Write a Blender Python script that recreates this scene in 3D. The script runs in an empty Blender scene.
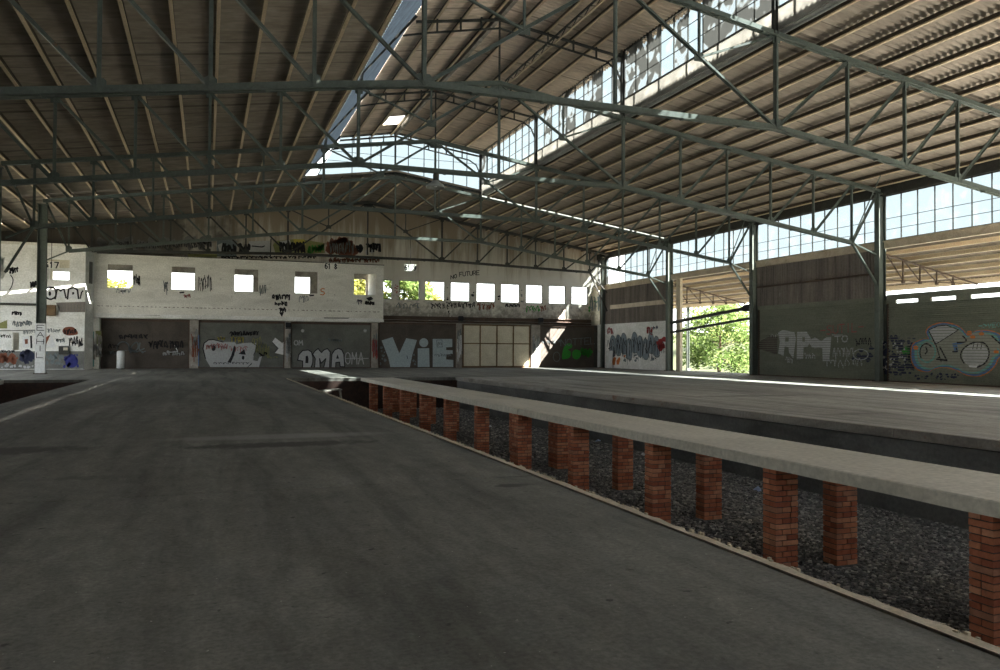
import bpy, math, random
from mathutils import Vector, Matrix
from mathutils.geometry import tessellate_polygon
random.seed(7)
scene = bpy.context.scene
COL = scene.collection

# ------------------------------------------------------------------ camera
F_PX, YAW, PITCH, ROLL, EYE = 794.41, 0.353048, 0.018302, 0.005727, 1.4967
_f = Vector((math.sin(YAW)*math.cos(PITCH), math.cos(YAW)*math.cos(PITCH), math.sin(PITCH)))
_r0 = Vector((math.cos(YAW), -math.sin(YAW), 0)); _u0 = _r0.cross(_f)
_r = math.cos(ROLL)*_r0 + math.sin(ROLL)*_u0
_u = -math.sin(ROLL)*_r0 + math.cos(ROLL)*_u0
cd = bpy.data.cameras.new('camera'); cam = bpy.data.objects.new('camera', cd); COL.objects.link(cam)
cam.matrix_world = Matrix(((_r.x, _u.x, -_f.x, 0), (_r.y, _u.y, -_f.y, 0), (_r.z, _u.z, -_f.z, EYE), (0, 0, 0, 1)))
cd.sensor_width = 36.0; cd.lens = F_PX*36/1000; cd.clip_start = 0.05; cd.clip_end = 1000
scene.camera = cam

def at(px, py, X=None, Y=None, Z=None):
    """measured photo point -> point on a wall / floor plane"""
    d = _r*((px-500)/F_PX) + _u*((335-py)/F_PX) + _f
    t = X/d.x if X is not None else Y/d.y if Y is not None else (Z-EYE)/d.z
    return Vector((0, 0, EYE)) + d*t

# ------------------------------------------------------------------ materials
MATS = {}
def nt(name):
    m = bpy.data.materials.new(name); m.use_nodes = True
    m.node_tree.nodes.clear(); MATS[name] = m
    return m, m.node_tree.nodes, m.node_tree.links
def ramp(N, L, fac, stops):
    r = N.new('ShaderNodeValToRGB'); e = r.color_ramp.elements
    e[0].position, e[0].color = stops[0][0], (*stops[0][1], 1)
    e[1].position, e[1].color = stops[-1][0], (*stops[-1][1], 1)
    for p, c in stops[1:-1]:
        q = e.new(p); q.color = (*c, 1)
    L.new(fac, r.inputs[0]); return r.outputs[0]
def noise(N, L, vec, scale, detail=5, rough=.6, dist=0.0, stretch=None):
    if stretch:
        mp = N.new('ShaderNodeMapping'); mp.inputs['Scale'].default_value = stretch
        L.new(vec, mp.inputs[0]); vec = mp.outputs[0]
    n = N.new('ShaderNodeTexNoise'); n.inputs['Scale'].default_value = scale
    n.inputs['Detail'].default_value = detail; n.inputs['Roughness'].default_value = rough
    n.inputs['Distortion'].default_value = dist
    L.new(vec, n.inputs['Vector']); return n.outputs['Fac']
def mixc(N, L, fac, a, b, mode='MIX'):
    m = N.new('ShaderNodeMix'); m.data_type = 'RGBA'; m.blend_type = mode
    if hasattr(fac, 'links'): L.new(fac, m.inputs[0])
    else: m.inputs[0].default_value = fac
    for v, i in ((a, 6), (b, 7)):
        if hasattr(v, 'links'): L.new(v, m.inputs[i])
        else: m.inputs[i].default_value = (*v, 1)
    return m.outputs[2]
def math_(N, L, op, a, b=None, clamp=False):
    m = N.new('ShaderNodeMath'); m.operation = op; m.use_clamp = clamp
    for v, i in ((a, 0), (b, 1)):
        if v is None: continue
        if hasattr(v, 'links'): L.new(v, m.inputs[i])
        else: m.inputs[i].default_value = v
    return m.outputs[0]
def finish(m, N, L, col, rough=.8, bump=None, bstr=.3, bdist=.02, metallic=0, spec=.3):
    b = N.new('ShaderNodeBsdfPrincipled'); o = N.new('ShaderNodeOutputMaterial')
    if hasattr(col, 'links'): L.new(col, b.inputs['Base Color'])
    else: b.inputs['Base Color'].default_value = (*col, 1)
    if hasattr(rough, 'links'): L.new(rough, b.inputs['Roughness'])
    else: b.inputs['Roughness'].default_value = rough
    b.inputs['Metallic'].default_value = metallic
    b.inputs['Specular IOR Level'].default_value = spec
    if bump is not None:
        bp = N.new('ShaderNodeBump'); bp.inputs['Strength'].default_value = bstr; bp.inputs['Distance'].default_value = bdist
        L.new(bump, bp.inputs['Height']); L.new(bp.outputs[0], b.inputs['Normal'])
    L.new(b.outputs[0], o.inputs[0]); return b
def wpos(N): return N.new('ShaderNodeNewGeometry').outputs['Position']

def worn(name, base, dirt, scale=1.0, amount=.5, rough=.8, bstr=.2, stretch=None, spots=None, metallic=0, spec=.3, fine=14):
    """paint or stone of colour BASE with patches of DIRT"""
    m, N, L = nt(name); p = wpos(N)
    n1 = noise(N, L, p, scale, 6, .65, .6, stretch); n2 = noise(N, L, p, scale*fine, 4, .6)
    c = ramp(N, L, n1, [(max(0, .62-amount*.5), base), (min(1, .8-amount*.2), dirt)])
    c2 = ramp(N, L, n2, [(.3, (.80, .80, .80)), (.7, (1.12, 1.12, 1.12))])
    c = mixc(N, L, 1.0, c, c2, 'MULTIPLY')
    if spots:
        n3 = noise(N, L, p, spots[1], 5, .7)
        c = mixc(N, L, ramp(N, L, n3, [(spots[2], (0, 0, 0)), (spots[2]+.08, (1, 1, 1))]), c, spots[0])
    finish(m, N, L, c, rough, n2, bstr, .01, metallic, spec); return m

worn('green_steel', (.112, .136, .121), (.085, .098, .088), .8, .5, .55, .1, spots=((.17, .10, .06), 2.2, .66))
worn('dark_steel', (.055, .058, .052), (.03, .028, .026), 1.0, .5, .6, .1, spots=((.09, .05, .03), 2.2, .62))
worn('rusty_steel', (.11, .075, .055), (.06, .045, .04), 1.2, .5, .8, .2)
worn('tan_timber', (.70, .575, .41), (.46, .36, .25), 1.2, .5, .8, .15, (1, .12, 1))
worn('purlin_web', (.11, .088, .066), (.07, .055, .042), 1.2, .5, .8, .1)
worn('cream_steel', (.62, .54, .42), (.40, .32, .22), 1.2, .4, .6, .1)
worn('white_plaster', (.82, .82, .80), (.62, .62, .58), .7, .45, .9, .1, (1, 1, 1.6))
worn('box_plaster', (.82, .805, .75), (.63, .615, .56), .9, .5, .9, .1, (.5, .5, 1.6), spots=((.30, .30, .27), 1.3, .66))
worn('grey_paint', (.19, .19, .18), (.11, .11, .10), 1.0, .5, .85, .1)
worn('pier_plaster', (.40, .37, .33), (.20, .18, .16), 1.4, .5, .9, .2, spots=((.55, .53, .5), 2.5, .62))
worn('rail_white', (.72, .74, .74), (.5, .5, .48), 1.4, .4, .7, .1)
worn('tan_board', (.62, .575, .46), (.50, .455, .35), .9, .5, .85, .1, spots=((.72, .68, .58), .8, .62))
worn('brown_wood', (.20, .13, .07), (.11, .07, .04), 1.5, .5, .8, .2)
worn('kerb_stone', (.62, .54, .42), (.42, .36, .27), 2.5, .5, .9, .4)
worn('lip_concrete', (.36, .35, .32), (.16, .14, .125), 1.2, .5, .9, .3, (1, .3, 1), spots=((.20, .105, .07), 1.1, .60))
worn('slab_concrete', (.64, .60, .525), (.50, .47, .405), .8, .5, .9, .25, (1, .35, 1), spots=((.46, .45, .41), 5, .66))
worn('pit_concrete', (.20, .20, .195), (.09, .09, .088), .9, .6, .9, .3, (1, .5, 1), spots=((.34, .34, .33), 1.6, .68))
worn('old_brick', (.075, .045, .036), (.04, .03, .028), 4, .5, .95, .4)
worn('mortar', (.10, .085, .075), (.07, .06, .055), 4, .5, .95, .4)
worn('canopy_sheet', (.22, .185, .145), (.14, .115, .09), 1.0, .5, .85, .1)
worn('shutter_olive', (.19, .20, .155), (.13, .14, .11), .9, .5, .6, .05, (1, .4, 1))
worn('shutter_brown', (.095, .08, .068), (.06, .05, .043), .9, .5, .7, .05)
worn('shutter_grey', (.155, .16, .145), (.10, .105, .095), .9, .5, .6, .05)
worn('panel_grey', (.25, .22, .195), (.11, .095, .088), .8, .6, .8, .1, (1, 2.5, .22), spots=((.26, .245, .225), 1.1, .66))
worn('bark', (.16, .11, .075), (.08, .055, .04), 6, .5, .95, .5)
worn('dry_ground', (.25, .235, .19), (.17, .165, .12), .3, .5, .95, .1)
worn('zinc', (.42, .43, .43), (.30, .30, .29), 2, .5, .4, .05, metallic=.6, spec=.5)
def plain(name, c, rough=.75, spec=.25):
    m, N, L = nt(name); n = noise(N, L, wpos(N), 9, 4)
    c2 = ramp(N, L, n, [(.3, tuple(v*.82 for v in c)), (.7, tuple(min(1, v*1.08) for v in c))])
    finish(m, N, L, c2, rough, spec=spec); return m
for n_, c_ in dict(paint_white=(.70, .71, .72), paint_silver=(.43, .44, .45), paint_black=(.022, .022, .026), paint_blue=(.035, .04, .19),
        paint_paleblue=(.37, .44, .47), paint_red=(.33, .035, .035), paint_green=(.045, .30, .045), paint_lime=(.24, .25, .10), paint_yellow=(.50, .42, .08),
        paint_orange=(.62, .19, .05), paint_teal=(.16, .38, .34), paint_sky=(.10, .19, .38), paint_greygreen=(.28, .29, .25),
        paint_rust=(.21, .075, .045), paint_navy=(.035, .04, .08), paint_slate=(.16, .19, .20), paint_rose=(.33, .10, .10), paint_bluegrey=(.22, .27, .31),
        stone_pale=(.6, .6, .56), lamp_enamel=(.30, .32, .31), plastic_blue=(.35, .42, .62), plastic_white=(.75, .77, .8), sign_board=(.85, .83, .76), galvanised=(.33, .34, .33)).items():
    plain(n_, c_)

# roof sheets: weathered fibre cement, dirt lines at the side laps of the sheets
def sheet_mat(name, a, b, lap):
    m, N, L = nt(name); p = wpos(N)
    n1 = noise(N, L, p, .55, 6, .65, .4, (1, 1.5, 1)); n2 = noise(N, L, p, 5, 4, .6, 0, (.25, 2, 1))
    c = ramp(N, L, n1, [(.35, a), (.72, b)])
    c = mixc(N, L, 1, c, ramp(N, L, n2, [(.3, (.74, .74, .74)), (.7, (1.12, 1.12, 1.12))]), 'MULTIPLY')
    sx = N.new('ShaderNodeSeparateXYZ'); L.new(p, sx.inputs[0])
    w = math_(N, L, 'PINGPONG', sx.outputs['Y'], lap/2)
    line = math_(N, L, 'LESS_THAN', w, .03)
    c = mixc(N, L, math_(N, L, 'MULTIPLY', line, .55), c, tuple(v*.25 for v in b))
    finish(m, N, L, c, .9, n2, .1, .01); return m
sheet_mat('roof_sheet', (.355, .308, .258), (.25, .215, .178), 1.0)
sheet_mat('lantern_sheet', (.70, .60, .505), (.57, .485, .40), 1.6)

# platform floor
def floor_mat(name, base, dark, light, stains=()):
    m, N, L = nt(name); p = wpos(N)
    big = noise(N, L, p, .22, 6, .62, .8, (1, .45, 1)); streak = noise(N, L, p, 1.1, 5, .6, .5, (1.6, .14, 1))
    fine = noise(N, L, p, 26, 4, .75); mid = noise(N, L, p, 3.4, 6, .7, .4, (1.5, .7, 1))
    c = ramp(N, L, big, [(.30, dark), (.5, base), (.72, light)])
    c = mixc(N, L, 1, c, ramp(N, L, streak, [(.32, (.62, .62, .62)), (.5, (1, 1, 1)), (.72, (1.28, 1.28, 1.26))]), 'MULTIPLY')
    c = mixc(N, L, 1, c, ramp(N, L, mid, [(.3, (.74, .74, .74)), (.7, (1.2, 1.2, 1.2))]), 'MULTIPLY')
    c = mixc(N, L, 1, c, ramp(N, L, fine, [(.3, (.66, .66, .66)), (.7, (1.26, 1.26, 1.26))]), 'MULTIPLY')
    spk = noise(N, L, p, 9, 3, .5)
    c = mixc(N, L, ramp(N, L, spk, [(.68, (0, 0, 0)), (.74, (.8, .8, .8))]), c, tuple(v*.3 for v in dark))
    sx = N.new('ShaderNodeSeparateXYZ'); L.new(p, sx.inputs[0])
    for (x, y, a, b, s, colr) in stains:
        ex = math_(N, L, 'DIVIDE', math_(N, L, 'SUBTRACT', sx.outputs['X'], x), a)
        ey = math_(N, L, 'DIVIDE', math_(N, L, 'SUBTRACT', sx.outputs['Y'], y), b)
        d = math_(N, L, 'ADD', math_(N, L, 'MULTIPLY', ex, ex), math_(N, L, 'MULTIPLY', ey, ey))
        d = math_(N, L, 'ADD', d, math_(N, L, 'MULTIPLY', math_(N, L, 'SUBTRACT', mid, .5), 2.2))
        k = ramp(N, L, d, [(.25, (s, s, s)), (1.0, (0, 0, 0))])
        c = mixc(N, L, k, c, colr)
    sp2 = noise(N, L, p, 31, 2, .5)
    c = mixc(N, L, ramp(N, L, sp2, [(.735, (0, 0, 0)), (.765, (.8, .8, .8))]), c, (.5, .5, .46))
    rg = ramp(N, L, big, [(.3, (.75, .75, .75)), (.7, (.9, .9, .9))])
    finish(m, N, L, c, rg, fine, .25, .006); return m
DK = (.07, .068, .062)
floor_mat('platform_concrete', (.172, .170, .153), (.115, .114, .103), (.235, .235, .217),
          [(3.18, 8.2, .26, .12, 1.0, DK), (1.1, 12.8, 1.7, .42, 1.0, DK), (-2.7, 13.2, 1.3, .55, .95, DK), (1.2, 14.0, 2.2, .45, .35, (.42, .42, .40)), (-1.2, 10.2, .8, .18, .4, DK)])
floor_mat('loading_concrete', (.38, .37, .34), (.29, .28, .255), (.46, .45, .42), [(17, 22, 3, .5, .4, DK), (14.6, 15, 1.2, .3, .4, DK)])

# bricks: every brick of a pier its own shade
def brick_mat():
    m, N, L = nt('red_brick'); g = N.new('ShaderNodeNewGeometry')
    c = ramp(N, L, g.outputs['Random Per Island'], [(0, (.32, .10, .058)), (.3, (.44, .15, .08)), (.65, (.53, .205, .112)), (.9, (.60, .285, .17)), (1, (.34, .16, .11))])
    n = noise(N, L, g.outputs['Position'], 12, 5, .7); n2 = noise(N, L, g.outputs['Position'], 3, 5, .7)
    c = mixc(N, L, 1, c, ramp(N, L, n, [(.3, (.75, .75, .75)), (.7, (1.12, 1.12, 1.12))]), 'MULTIPLY')
    c = mixc(N, L, ramp(N, L, n2, [(.58, (0, 0, 0)), (.75, (.7, .7, .7))]), c, (.15, .09, .07))
    finish(m, N, L, c, .9, n, .4, .006)
brick_mat()
def gravel_mat():
    m, N, L = nt('ballast'); g = N.new('ShaderNodeNewGeometry')
    c = ramp(N, L, g.outputs['Random Per Island'], [(0, (.09, .09, .093)), (.55, (.19, .19, .19)), (.88, (.32, .31, .295)), (1, (.5, .49, .46))])
    finish(m, N, L, c, .85)
    m, N, L = nt('ballast_bed'); p = wpos(N); n = noise(N, L, p, 22, 4, .7)
    finish(m, N, L, ramp(N, L, n, [(.3, (.05, .05, .052)), (.7, (.2, .2, .2))]), .95, n, 1, .05)
gravel_mat()
def back_wall_mat():
    m, N, L = nt('stained_render'); p = wpos(N); sx = N.new('ShaderNodeSeparateXYZ'); L.new(p, sx.inputs[0])
    runs = noise(N, L, p, 1.2, 6, .7, .3, (1.6, 1, .12)); big = noise(N, L, p, .4, 5, .6)
    base = ramp(N, L, big, [(.3, (.56, .53, .47)), (.7, (.70, .67, .60))])
    h = math_(N, L, 'MULTIPLY', math_(N, L, 'SUBTRACT', sx.outputs['Z'], 7.8), .30)
    k = math_(N, L, 'ADD', h, math_(N, L, 'MULTIPLY', math_(N, L, 'SUBTRACT', runs, .52), 3.2))
    c = mixc(N, L, ramp(N, L, k, [(.0, (0, 0, 0)), (.9, (.88, .88, .88))]), base, (.27, .21, .145))
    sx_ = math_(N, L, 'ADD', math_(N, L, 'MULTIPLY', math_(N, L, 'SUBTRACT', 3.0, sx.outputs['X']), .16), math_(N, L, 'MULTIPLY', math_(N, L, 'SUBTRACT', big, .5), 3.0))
    painted_shade = math_(N, L, 'MULTIPLY', ramp(N, L, sx_, [(.0, (0, 0, 0)), (.8, (.9, .9, .9))]), math_(N, L, 'GREATER_THAN', sx.outputs['Z'], 7.6))  # shade painted in: upper left of the gable darkened in the colour itself
    c = mixc(N, L, painted_shade, c, (.06, .052, .045))
    low = math_(N, L, 'ADD', math_(N, L, 'MULTIPLY', math_(N, L, 'SUBTRACT', 5.9, sx.outputs['Z']), .5), math_(N, L, 'MULTIPLY', math_(N, L, 'SUBTRACT', noise(N, L, p, 2.2, 6, .7), .5), 3.0))
    c = mixc(N, L, ramp(N, L, low, [(.25, (0, 0, 0)), (.9, (.75, .75, .75))]), c, (.15, .14, .125))
    finish(m, N, L, c, .92, runs, .1, .01)
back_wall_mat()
def glass_mat(name, tr, paint=None, wires=True):
    m, N, L = nt(name); o = N.new('ShaderNodeOutputMaterial'); p = wpos(N)
    t = N.new('ShaderNodeBsdfTransparent'); t.inputs[0].default_value = (*tr, 1)
    gl = N.new('ShaderNodeBsdfGlossy'); gl.inputs['Roughness'].default_value = .1; gl.inputs[0].default_value = (.8, .85, .9, 1)
    mx = N.new('ShaderNodeMixShader'); mx.inputs[0].default_value = .05
    L.new(t.outputs[0], mx.inputs[1]); L.new(gl.outputs[0], mx.inputs[2]); out = mx.outputs[0]
    n = noise(N, L, p, 1.7, 5, .7)
    di = N.new('ShaderNodeBsdfTranslucent'); di.inputs[0].default_value = (.55, .56, .55, 1)
    m2 = N.new('ShaderNodeMixShader')
    if paint:
        w = N.new('ShaderNodeTexWave'); w.inputs['Scale'].default_value = .55; w.inputs['Distortion'].default_value = 14
        w.inputs['Detail'].default_value = 3; w.inputs['Detail Scale'].default_value = 1.2; L.new(p, w.inputs[0])
        L.new(ramp(N, L, w.outputs['Fac'], [(.40, (.95, .95, .95)), (.75, (.15, .15, .15))]), m2.inputs[0]); di.inputs[0].default_value = (*paint, 1)
    else:
        L.new(ramp(N, L, n, [(.5, (.0, .0, .0)), (.85, (.06, .06, .06))]), m2.inputs[0])
    L.new(out, m2.inputs[1]); L.new(di.outputs[0], m2.inputs[2]); L.new(m2.outputs[0], o.inputs[0])
glass_mat('wired_glass', (.47, .505, .515)); glass_mat('beam_shaping_glass', (.47, .50, .51), (.085, .088, .086))
def translucent(name, c, tcol, k):
    m, N, L = nt(name); o = N.new('ShaderNodeOutputMaterial'); p = wpos(N)
    n = noise(N, L, p, 2.0, 5, .7, 0, (1, .6, 1))
    d = N.new('ShaderNodeBsdfDiffuse'); t = N.new('ShaderNodeBsdfTranslucent')
    L.new(ramp(N, L, n, [(.3, tuple(v*.6 for v in c)), (.7, c)]), d.inputs[0])
    L.new(ramp(N, L, n, [(.3, tuple(v*.6 for v in tcol)), (.7, tcol)]), t.inputs[0])
    mx = N.new('ShaderNodeMixShader'); mx.inputs[0].default_value = k
    L.new(d.outputs[0], mx.inputs[1]); L.new(t.outputs[0], mx.inputs[2]); L.new(mx.outputs[0], o.inputs[0])
translucent('blue_fibreglass', (.11, .125, .145), (.06, .075, .09), .55)
translucent('white_fibreglass', (.45, .45, .43), (.42, .42, .40), .6)
def leaf_mat(name, stops):
    m, N, L = nt(name); o = N.new('ShaderNodeOutputMaterial'); g = N.new('ShaderNodeNewGeometry')
    c = ramp(N, L, g.outputs['Random Per Island'], stops)
    d = N.new('ShaderNodeBsdfDiffuse'); t = N.new('ShaderNodeBsdfTranslucent'); L.new(c, d.inputs[0]); L.new(c, t.inputs[0])
    mx = N.new('ShaderNodeMixShader'); mx.inputs[0].default_value = .45
    L.new(d.outputs[0], mx.inputs[1]); L.new(t.outputs[0], mx.inputs[2]); L.new(mx.outputs[0], o.inputs[0])
leaf_mat('leaf_green', [(0, (.05, .085, .022)), (.5, (.10, .15, .045)), (1, (.18, .22, .085))])
leaf_mat('leaf_yellow', [(0, (.09, .105, .022)), (.5, (.18, .18, .045)), (1, (.26, .24, .08))])
def meadow():
    m, N, L = nt('meadow'); p = wpos(N); n = noise(N, L, p, .5, 6, .7); n2 = noise(N, L, p, 6, 4, .7)
    c = ramp(N, L, n, [(.3, (.021, .030, .008)), (.6, (.031, .038, .012)), (.8, (.038, .04, .019))])
    finish(m, N, L, mixc(N, L, 1, c, ramp(N, L, n2, [(.3, (.7, .7, .7)), (.7, (1.15, 1.15, 1.1))]), 'MULTIPLY'), .95, n2, .6, .1)
meadow()

# ------------------------------------------------------------------ mesh helpers
class MB:
    def __init__(s): s.v = []; s.f = []; s.m = []
    def poly(s, pts, mi=0):
        b = len(s.v); s.v += [tuple(p) for p in pts]; s.f.append(tuple(range(b, b+len(pts)))); s.m.append(mi)
    def prism(s, prof, p1, p2, up=(0, 0, 1), mi=0):
        """sweep a closed 2-D profile (side, up) from p1 to p2"""
        p1, p2 = Vector(p1), Vector(p2); d = (p2-p1).normalized(); up = Vector(up)
        if abs(d.dot(up)) > .98: up = Vector((1, 0, 0)) if abs(d.x) < .9 else Vector((0, 1, 0))
        sd = d.cross(up).normalized(); u = sd.cross(d).normalized(); n = len(prof); b = len(s.v)
        for p in (p1, p2):
            for (a, c) in prof: s.v.append(tuple(p+sd*a+u*c))
        for i in range(n):
            j = (i+1) % n; s.f.append((b+i, b+j, b+n+j, b+n+i)); s.m.append(mi)
        s.f.append(tuple(b+i for i in reversed(range(n)))); s.m.append(mi)
        s.f.append(tuple(b+n+i for i in range(n))); s.m.append(mi)
    def bar(s, p1, p2, w, h, up=(0, 0, 1), mi=0):
        s.prism([(-w/2, -h/2), (w/2, -h/2), (w/2, h/2), (-w/2, h/2)], p1, p2, up, mi)
    def tube(s, p1, p2, r, n=8, mi=0):
        s.prism([(r*math.cos(6.28318*i/n), r*math.sin(6.28318*i/n)) for i in range(n)], p1, p2, (0, 0, 1), mi)
    def box(s, x0, x1, y0, y1, z0, z1, mi=0):
        b = len(s.v)
        s.v += [(x0, y0, z0), (x1, y0, z0), (x1, y1, z0), (x0, y1, z0), (x0, y0, z1), (x1, y0, z1), (x1, y1, z1), (x0, y1, z1)]
        for q in ((0, 3, 2, 1), (4, 5, 6, 7), (0, 1, 5, 4), (1, 2, 6, 5), (2, 3, 7, 6), (3, 0, 4, 7)):
            s.f.append(tuple(b+i for i in q)); s.m.append(mi)
    def lathe(s, prof, c, n=20, mi=0):
        b = len(s.v); k = len(prof)
        for i in range(n):
            a = 6.283185*i/n
            for r, z in prof: s.v.append((c[0]+r*math.cos(a), c[1]+r*math.sin(a), c[2]+z))
        for i in range(n):
            j = (i+1) % n
            for q in range(k-1):
                s.f.append((b+i*k+q, b+j*k+q, b+j*k+q+1, b+i*k+q+1)); s.m.append(mi)
    def mesh(s, name, mats):
        me = bpy.data.meshes.new(name); me.from_pydata(s.v, [], s.f)
        for m in mats: me.materials.append(MATS[m])
        if len(mats) > 1: me.polygons.foreach_set('material_index', s.m)
        me.update(); return me
    def build(s, name, mat, parent=None, smooth=False):
        mats = mat if isinstance(mat, (list, tuple)) else [mat]
        me = s.mesh(name, mats)
        if smooth: me.polygons.foreach_set('use_smooth', [True]*len(me.polygons))
        o = bpy.data.objects.new(name, me); COL.objects.link(o)
        if parent is not None: o.parent = parent; o.matrix_parent_inverse = parent.matrix_world.inverted() if False else Matrix.Translation(-wloc(parent))
        return o
def wloc(o):
    v = Vector(o.location)
    while o.parent is not None:
        v = v + o.matrix_parent_inverse.translation; o = o.parent; v = v + Vector(o.location)
    return v
def tag(o, label=None, cat=None, group=None, kind=None):
    if label: o['label'] = label
    if cat: o['category'] = cat
    if group: o['group'] = group
    if kind: o['kind'] = kind
    return o
def empty(name, loc, label, cat, group=None, kind=None):
    o = bpy.data.objects.new(name, None); COL.objects.link(o); o.location = loc; o.empty_display_size = .2
    return tag(o, label, cat, group, kind)
def struct(name, mb, mat, label, cat, smooth=False):
    return tag(mb.build(name, mat, None, smooth), label, cat, None, 'structure')
CHILD = {}
def kids(o): return [c for c in list(o.children)]
def copy_tree(src, dx, parent=None):
    """a thing, its parts and their sub-parts, moved by dx"""
    c = src.copy(); COL.objects.link(c)
    if parent is None: c.location = Vector(src.location)+Vector(dx)
    else: c.parent = parent
    for k in kids(src): copy_tree(k, dx, c)
    return c
def dL(w, h, t=.016, gap=.03):
    """pair of angles back to back, legs up, overall w x h"""
    g = gap/2
    return [[(-w/2, -h/2), (-g, -h/2), (-g, h/2), (-g-t, h/2), (-g-t, -h/2+t), (-w/2, -h/2+t)],
            [(g, -h/2), (w/2, -h/2), (w/2, -h/2+t), (g+t, -h/2+t), (g+t, h/2), (g, h/2)]]
def ibeam(w, h, tf=.025, tw=.016):
    a = w/2; c = h/2; b = tw/2
    return [(-a, -c), (a, -c), (a, -c+tf), (b, -c+tf), (b, c-tf), (a, c-tf), (a, c), (-a, c), (-a, c-tf), (-b, c-tf), (-b, -c+tf), (-a, -c+tf)]
ORD = ['first', 'second', 'third', 'fourth', 'fifth', 'sixth', 'seventh', 'eighth', 'ninth', 'tenth', 'eleventh', 'twelfth', 'thirteenth', 'fourteenth']
SKY, SUN, EXPO = 3.7, 85.0, 0.36
# ------------------------------------------------------------------ layout (metres; camera stands at x 0, y 0)
XC, XL, XR = 11.3, -8.7, 31.85          # hall centre line, column lines
YT = [20.86, 30.9, 40.78, 50.37, 59.75] # roof trusses
YW, YBOX, YLB = 62.0, 61.2, 60.1        # back wall, office box, side building
SX0, SX1, PX1, PX2 = 7.46, 9.15, 3.62, 12.56   # walkway slab, platform edges
PEND = 41.0                              # where the pits end
NEAR = -9.0
def ztop(x): return 12.6-.147*abs(x-XC)  # top chord centre line
def zsh(x): return ztop(x)+.38           # roof sheets

# ------------------------------------------------------------------ light
w = bpy.data.worlds.new('sky'); scene.world = w; w.use_nodes = True
N, L = w.node_tree.nodes, w.node_tree.links; N.clear()
bg = N.new('ShaderNodeBackground'); ow = N.new('ShaderNodeOutputWorld'); tc = N.new('ShaderNodeTexCoord')
sp = N.new('ShaderNodeSeparateXYZ'); L.new(tc.outputs['Generated'], sp.inputs[0])
L.new(ramp(N, L, sp.outputs['Z'], [(0.0, (.90, .93, .93)), (.25, (.86, .92, .94)), (.9, (.76, .87, .96))]), bg.inputs[0])
bg.inputs[1].default_value = SKY; L.new(bg.outputs[0], ow.inputs[0])
sd = bpy.data.lights.new('sun', 'SUN'); sd.energy = SUN; sd.angle = .009; sd.color = (1, .95, .86)
so = bpy.data.objects.new('sun', sd); COL.objects.link(so)
SDIR = Vector((-1/1.28, .48, -1)).normalized()
so.rotation_euler = SDIR.to_track_quat('-Z', 'Y').to_euler(); so.location = (40, 20, 40)

# ------------------------------------------------------------------ floors and pits
def slab_cells(mb, x0, x1, ys, z0, z1, gap=.036):
    for a, b in zip(ys, ys[1:]): mb.box(x0, x1, a+gap/2, b-gap/2, z0, z1)
fl = MB()
ys = [NEAR, 8.75, 18.6, 28.6, PEND]
fl.box(-5.05, PX1+.02, NEAR, PEND, -1.9, -.14)
slab_cells(fl, -5.05, PX1+.038, ys, -.14, 0)
fl.box(-16.5, 34.0, PEND, 66.8, -1.9, 0)
fl.box(-16.5, -12.2, NEAR, PEND, -1.9, 0)
struct('floor', fl, 'platform_concrete', 'worn grey concrete platform floor with dark stains', 'floor')
f2 = MB(); slab_cells(f2, PX2+.14, 34.0, [NEAR, 4, 14, 24, 34, PEND], -.16, 0, .012); f2.box(PX2+.14, 34, NEAR, PEND, -1.9, -.16)
struct('floor', f2, 'loading_concrete', 'grey concrete loading platform beyond the sunken track bed', 'floor')
lip = MB()                                                 # kerb lip of the loading platform, with a shadow groove under it
for a, b in zip([NEAR, -2, 5, 11.9, 18.8, 25.7, 32.6], [-2, 5, 11.9, 18.8, 25.7, 32.6, PEND]):
    lip.box(PX2, PX2+.138, a+.008, b-.008, -.17, .004)
struct('trim_1', lip, 'lip_concrete', 'rust stained concrete lip along the loading platform edge', 'trim')
pw = MB(); pw.box(PX2+.05, PX2+.139, NEAR, PEND, -1.9, -.20)
struct('wall_pit', pw, 'pit_concrete', 'dark stained concrete side wall of the track pit', 'wall')
ke = MB(); rk = random.Random(3)                           # tan edge strip of the near platform, crumbling on the pit side
n = 420; e0 = [(PX1+.015, NEAR+(PEND-NEAR)*i/n) for i in range(n+1)]
wv = [PX1+.15+rk.uniform(-.018, .016)+(rk.random() < .07)*-.03 for _ in range(n+1)]
b = len(ke.v)
for i in range(n+1):
    y = e0[i][1]; ke.v += [(PX1+.056, y, .012), (wv[i], y, .012+rk.uniform(-.008, .006)), (wv[i]+.012, y, -.12), (PX1+.056, y, -.12)]
for i in range(n):
    for k in range(3): q = b+4*i+k; ke.f.append((q, q+1, q+5, q+4)); ke.m.append(0)
for _ in range(260):
    y = rk.uniform(3, 26); x = PX1+.15+rk.uniform(-.02, .03); s = rk.uniform(.006, .02)
    s *= .6; ke.box(x-s, x+s, y-s*1.3, y+s*1.3, -.01, .012+s*.8)
struct('trim_2', ke, 'kerb_stone', 'pale crumbling kerb strip along the near platform edge', 'trim')
le = MB(); le.box(-12.2, -5.05, PEND-.12, PEND-.004, -1.9, -.12); struct('wall_pit', le, 'old_brick', 'dark end wall of the side track pit', 'wall')
gb = MB(); gb.box(PX1-.02, PX2+.14, NEAR, PEND, -1.95, -1.62); gb.box(-12.2, -5.05, NEAR, PEND, -1.95, -1.62)
struct('floor', gb, 'ballast_bed', 'dark ballast bed at the bottom of the track pits', 'floor')
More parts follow.
